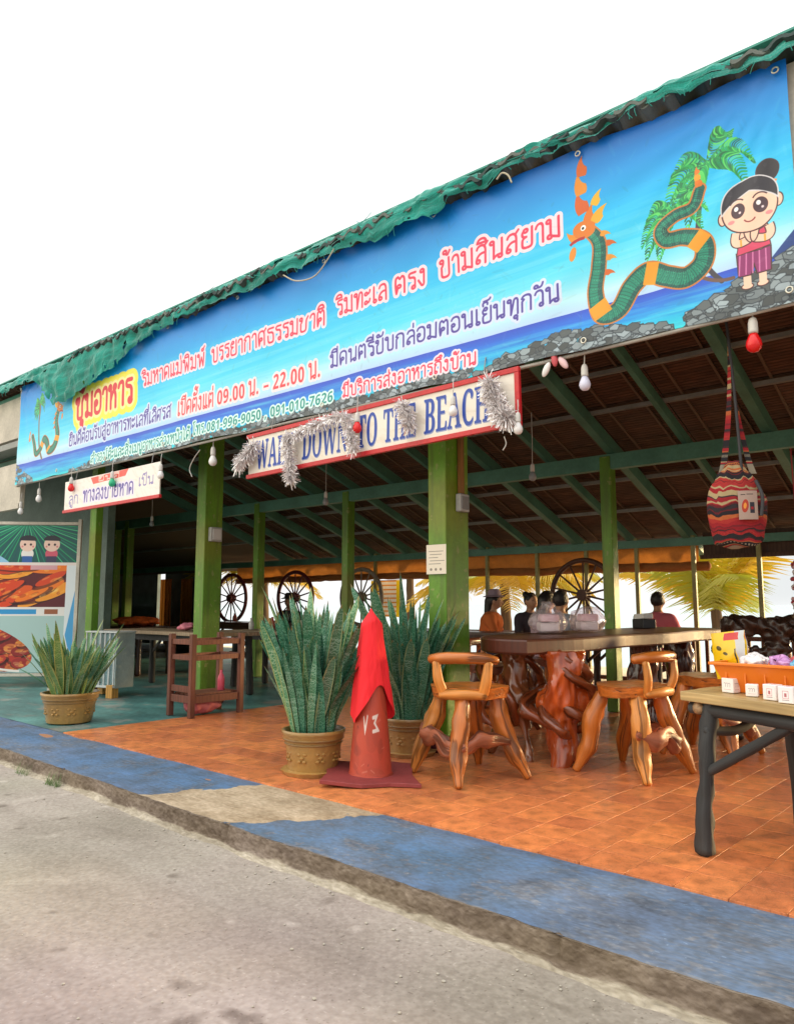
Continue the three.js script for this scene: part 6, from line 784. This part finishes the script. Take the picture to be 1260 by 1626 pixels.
// ---------------------------------------------------------------- people at the tables
{
  const A = 0.15;   // lean
  const bones = [[0, 0.5, 0, 0, 0.72, 0.03, 0.15, 0.14], [0, 0.72, 0.03, 0, 0.95, 0.07, 0.14, 0.15], [-0.13, 1.0, 0.07, 0.13, 1.0, 0.07, 0.075, 0.075], [0, 1.02, 0.07, 0, 1.15, 0.1, 0.055, 0.052],
    ...[-1, 1].flatMap((s) => [[s * 0.09, 0.5, 0, s * 0.11, 0.51, 0.4, 0.095, 0.065], [s * 0.11, 0.51, 0.4, s * 0.11, 0.1, 0.38, 0.062, 0.04], [s * 0.11, 0.06, 0.36, s * 0.12, 0.04, 0.52, 0.042, 0.034], [s * 0.18, 1.0, 0.07, s * 0.25, 0.78, 0.16, 0.052, 0.042], [s * 0.25, 0.78, 0.16, s * 0.15, 0.81, 0.37, 0.04, 0.027]])];
  const bf = blend(bones.map((b) => cap(...b)), 0.05);
  const headF = blend([ell(0, 1.255, 0.12, 0.077, 0.1, 0.092), ell(0, 1.215, 0.145, 0.058, 0.07, 0.07), cap(0, 1.25, 0.2, 0, 1.228, 0.222, 0.011, 0.014), cap(0, 1.12, 0.09, 0, 1.2, 0.11, 0.05, 0.05), ell(-0.077, 1.24, 0.115, 0.014, 0.03, 0.02), ell(0.077, 1.24, 0.115, 0.014, 0.03, 0.02)], 0.025);
  const handF = (s) => blend([cap(s * 0.15, 0.81, 0.37, s * 0.14, 0.808, 0.41, 0.026, 0.026), ell(s * 0.135, 0.806, 0.44, 0.036, 0.016, 0.045), ...[-1.5, -0.5, 0.5, 1.5].map((k, i) => cap(s * 0.133 + k * 0.017, 0.806, 0.475, s * 0.127 + k * 0.02, 0.795, 0.53 - Math.abs(k) * 0.008 - (i === 0 ? 0.01 : 0), 0.0095, 0.0075)), cap(s * 0.11, 0.806, 0.42, s * 0.075, 0.8, 0.462, 0.012, 0.009)], 0.012);
  const skinG = join([sdfGeo(bf, [-0.36, -0.02, -0.22], [0.36, 1.2, 0.62], 0.016), sdfGeo(headF, [-0.12, 1.08, -0.0], [0.12, 1.39, 0.26], 0.008), ...[-1, 1].map((s) => { const f = handF(s); return sdfGeo(f, [s * 0.13 - 0.09, 0.76, 0.33], [s * 0.13 + 0.09, 0.86, 0.56], 0.005); })]);
  const torso = blend([...bones.slice(0, 3), ...[-1, 1].map((s) => [s * 0.17, 1.0, 0.07, s * 0.235, 0.83, 0.14, 0.05, 0.045])].map((b) => cap(...b)), 0.05), shirtG = sdfGeo((x, y, z) => Math.max(torso(x, y, z) - 0.014 + 0.006 * n3(x * 9, y * 7, z * 9), 0.42 - y), [-0.36, 0.38, -0.24], [0.36, 1.14, 0.32], 0.016);
  const legs = blend([[0, 0.5, 0, 0, 0.6, 0.01, 0.15, 0.14], ...[-1, 1].flatMap((s) => [[s * 0.09, 0.5, 0, s * 0.11, 0.51, 0.4, 0.095, 0.065], [s * 0.11, 0.51, 0.4, s * 0.11, 0.16, 0.38, 0.062, 0.052]])].map((b) => cap(...b)), 0.05), legG = sdfGeo((x, y, z) => Math.max(legs(x, y, z) - 0.01, y - 0.64), [-0.3, 0.06, -0.22], [0.3, 0.68, 0.52], 0.018);
  const hairS = (x, y, z) => Math.max(ell(0, 1.265, 0.105, 0.089, 0.105, 0.102)(x, y, z) + 0.004 * n3(x * 40, y * 40, z * 40), Math.max(z - 0.175 - (y - 1.28) * 0.6, 1.19 - y + (z - 0.06) * 0.7)), hairL = (x, y, z) => smin(hairS(x, y, z), cap(0, 1.25, 0.04, 0, 1.04, 0.01, 0.07, 0.05)(x, y, z), 0.03), hairB = (x, y, z) => smin(hairS(x, y, z), ell(0, 1.34, 0.0, 0.045, 0.045, 0.045)(x, y, z), 0.02);
  const HG = [hairS, hairL, hairB].map((f) => sdfGeo(f, [-0.12, 0.96, -0.08], [0.12, 1.42, 0.24], 0.009));
  const SK = phys([0.42, 0.22, 0.13], 0.55), HM = mat([0.012, 0.01, 0.01], 0.5), HATG = new THREE.LatheGeometry([[0.001, 0.1], [0.06, 0.098], [0.09, 0.07], [0.1, 0.0], [0.16, -0.018], [0.165, -0.012], [0.105, 0.012]].map((a) => new THREE.Vector2(...a)), 28);
  const EYE_M = mat([0.02, 0.015, 0.015], 0.3), LIP = mat([0.4, 0.12, 0.1], 0.5), eyeG = new THREE.SphereGeometry(0.011, 8, 6).scale(1.2, 0.7, 0.6), lipG = new THREE.SphereGeometry(0.02, 8, 6).scale(1, 0.3, 0.4);
  const STW = wood([0.2, 0.08, 0.035], 0.5);
  const person = (px, z, turn, shirt, pants, hair, hat, label, where) => {
    const q = onZ(px, 948, z), o = thing('person', label, 'person', [q.x, FT - 0.04, z], turn, 'people seated near the sea rail'); o.scale.setScalar(0.94);
    part('body', skinG, SK, o); part('shirt', shirtG, mat(shirt, 0.9), o); part('trousers', legG, mat(pants, 0.9), o); part('hair', HG[hair], HM, o); if (hat) part('hat', HATG.clone().translate(0, 1.325, 0.11), mat(hat, 0.8), o);
    for (const s of [-1, 1]) part('eye', eyeG.clone().translate(s * 0.032, 1.258, 0.202), EYE_M, o); part('mouth', lipG.clone().translate(0, 1.19, 0.208), LIP, o);
    const st = thing('wooden_stool', 'square wooden stool under the ' + where, 'stool', [q.x, FT, z], turn, 'stools by the sea rail'); part('seat', box(0.36, 0.04, 0.34, 0, 0.36, 0, 0.006), STW, st); for (const [a, b] of [[-1, -1], [1, -1], [-1, 1], [1, 1]]) part('leg', box(0.04, 0.335, 0.04, a * 0.14, 0.1715, b * 0.13), STW, st);
  };
  person(772, -8.55, 2.0, [0.6, 0.14, 0.03], [0.05, 0.05, 0.09], 1, [0.3, 0.22, 0.28], 'seated person in an orange shirt and dusky brimmed hat', 'person with the hat');
  person(834, -8.6, 1.2, [0.04, 0.03, 0.04], [0.05, 0.05, 0.06], 2, null, 'seated person in black with tied-up hair, in profile', 'person with tied-up hair');
  person(858, -7.5, 2.9, [0.35, 0.25, 0.3], [0.06, 0.06, 0.09], 1, null, 'seated person with long dark hair and a mauve top', 'person in the mauve top');
  person(884, -7.3, 3.3, [0.34, 0.36, 0.42], [0.05, 0.06, 0.1], 0, null, 'seated person with short hair and a grey blue shirt, back turned', 'person in grey blue');
  person(1040, -9.0, 3.3, [0.62, 0.14, 0.18], [0.06, 0.05, 0.08], 0, null, 'seated person in a pink red top near the thin posts', 'person in pink red');
  person(462, -9.0, 0.6, [0.03, 0.025, 0.03], [0.04, 0.04, 0.05], 0, [0.03, 0.02, 0.02], 'lone seated person in black with a dark hat before the red wheel', 'lone person in black');
}
// ---------------------------------------------------------------- palms on the beach
{
  const frondGeo = (len, droop, seed) => {
    const r = rng(seed), pos = [], add = (a, b, c) => pos.push(a.x, a.y, a.z, b.x, b.y, b.z, c.x, c.y, c.z), at = (t) => V(0, len * (0.42 * t - droop * t * t), len * t * (1 - 0.15 * t)), N = 46;
    for (let k = 0; k < 18; k++) { const a = at(k / 18), b = at((k + 1) / 18), w = 0.022 * (1 - k / 20); add(V(a.x - w, a.y, a.z), V(a.x + w, a.y, a.z), b); add(V(a.x, a.y - w, a.z), V(a.x, a.y + w, a.z), b); }
    for (let k = 3; k < N; k++) for (const s of [-1, 1]) { const t = k / N, a = at(t), l = len * 0.3 * Math.sin(0.5 + t * 2.4) * (0.85 + 0.3 * r()), sw = 0.35 + 0.4 * t, d = V(s * Math.cos(sw), -0.28 - 0.35 * r(), Math.sin(sw)).normalize(), e = a.clone().addScaledVector(d, l), w = V(0, 0, 0.019).addScaledVector(V(0, 1, 0), 0.008), m = a.clone().lerp(e, 0.5).add(V(0, 0.03 * l, 0)); e.y -= l * 0.2 * r(); add(a.clone().add(w), a.clone().sub(w), m.clone().add(w)); add(a.clone().sub(w), m.clone().sub(w), m.clone().add(w)); add(m.clone().add(w), m.clone().sub(w), e); }
    const g = new THREE.BufferGeometry(); g.setAttribute('position', new THREE.Float32BufferAttribute(pos, 3)); g.computeVertexNormals(); return g;
  };
  const FG = [0, 1, 2, 3].map((k) => frondGeo(2.4, 0.3 + 0.14 * k, 60 + k)), FM = [phys([0.62, 0.5, 0.02], 0.6, { transmission: 0.4, thickness: 0 }), phys([0.42, 0.45, 0.03], 0.6, { transmission: 0.4, thickness: 0 }), phys([0.7, 0.48, 0.03], 0.65, { transmission: 0.4, thickness: 0 })], TR = wood([0.2, 0.14, 0.09], 0.9);
  const palm = (px, py, z, n, s, up, seed, label) => {
    const q = onZ(px, py, z), gy = -0.05 - 0.055 * (-9.9 - z) - 0.1, o = thing('palm_tree', label, 'palm tree', [q.x, gy, z], 0, 'palms on the beach'), r = rng(seed), H = q.y - gy;
    part('trunk', limb([V(0.1, 0, 0.05), V(0.05, H * 0.4, 0), V(0, H + 0.05, 0)], [0.16, 0.11, 0.09], { seed, lump: 0.1, along: 18 }), TR, o);
    const cr = new THREE.Group(); cr.name = 'crown'; cr.position.y = H; o.add(cr);
    for (let k = 0; k < n; k++) { const f = part('frond', FG[Math.floor(r() * 4)], FM[Math.floor(r() * 3)], cr); f.rotation.set(-(up * (0.1 + 1.25 * r())), (k / n) * 6.283 + r() * 0.5, 0, 'YXZ'); f.scale.setScalar(s * (0.8 + 0.35 * r())); }
  };
  palm(1136, 974, -13.2, 17, 0.95, 1.0, 3, 'low young palm with yellow green fronds past the sea rail'); palm(800, 925, -12.6, 20, 0.9, 0.05, 5, 'palm with drooping yellow fronds behind the seated group'); palm(890, 905, -15, 18, 1.1, 0.15, 9, 'taller palm standing between the two nearer palms'); palm(420, 925, -12.4, 16, 0.8, 0.5, 7, 'palm showing through the opening beside the red wagon wheel'); palm(650, 905, -14.5, 14, 0.9, 0.4, 11, 'palm seen above the striped towel');
}
// ---------------------------------------------------------------- small litter and weeds at the kerb
{
  const r = rng(17), peb = []; for (let k = 0; k < 900; k++) { const x = -9 + 10.5 * r(), z = kerbZ(x) + 0.06 + Math.pow(r(), 2.2) * 2.6, s = 0.002 + 0.005 * Math.pow(r(), 3); peb.push(new THREE.IcosahedronGeometry(s, 0).scale(1, 0.6, 1.2).rotateY(r() * 3).translate(x, s * 0.4 + 0.001, z)); }
  const g = single('gravel', join(peb), mat([0.4, 0.36, 0.3], 0.9), 'fine gravel and grit scattered along the road edge', 'gravel'); g.userData.kind = 'stuff';
  const blades = (cx, n, sd) => { const q = rng(sd), pos = [], cz = kerbZ(cx) + 0.05; for (let k = 0; k < n; k++) { const a = q() * 6.28, x = cx + (q() - 0.5) * 0.16, z = cz + (q() - 0.5) * 0.04, h = 0.03 + 0.07 * q(), w = 0.003; pos.push(x - w, 0, z, x + w, 0, z, x + Math.cos(a) * h * 0.6, h, z + Math.sin(a) * h * 0.6); } const b = new THREE.BufferGeometry(); b.setAttribute('position', new THREE.Float32BufferAttribute(pos, 3)); b.computeVertexNormals(); return b; };
  const W = [blades(onY(125, 1240, 0).x, 70, 1), blades(onY(80, 1222, 0).x, 30, 2), blades(-7.4, 40, 4)];
  const w = single('weeds', join(W), mat([0.1, 0.17, 0.05], 0.8), 'tufts of weeds growing at the foot of the kerb', 'weeds'); w.userData.kind = 'stuff';
}
renderer.render(scene, camera);
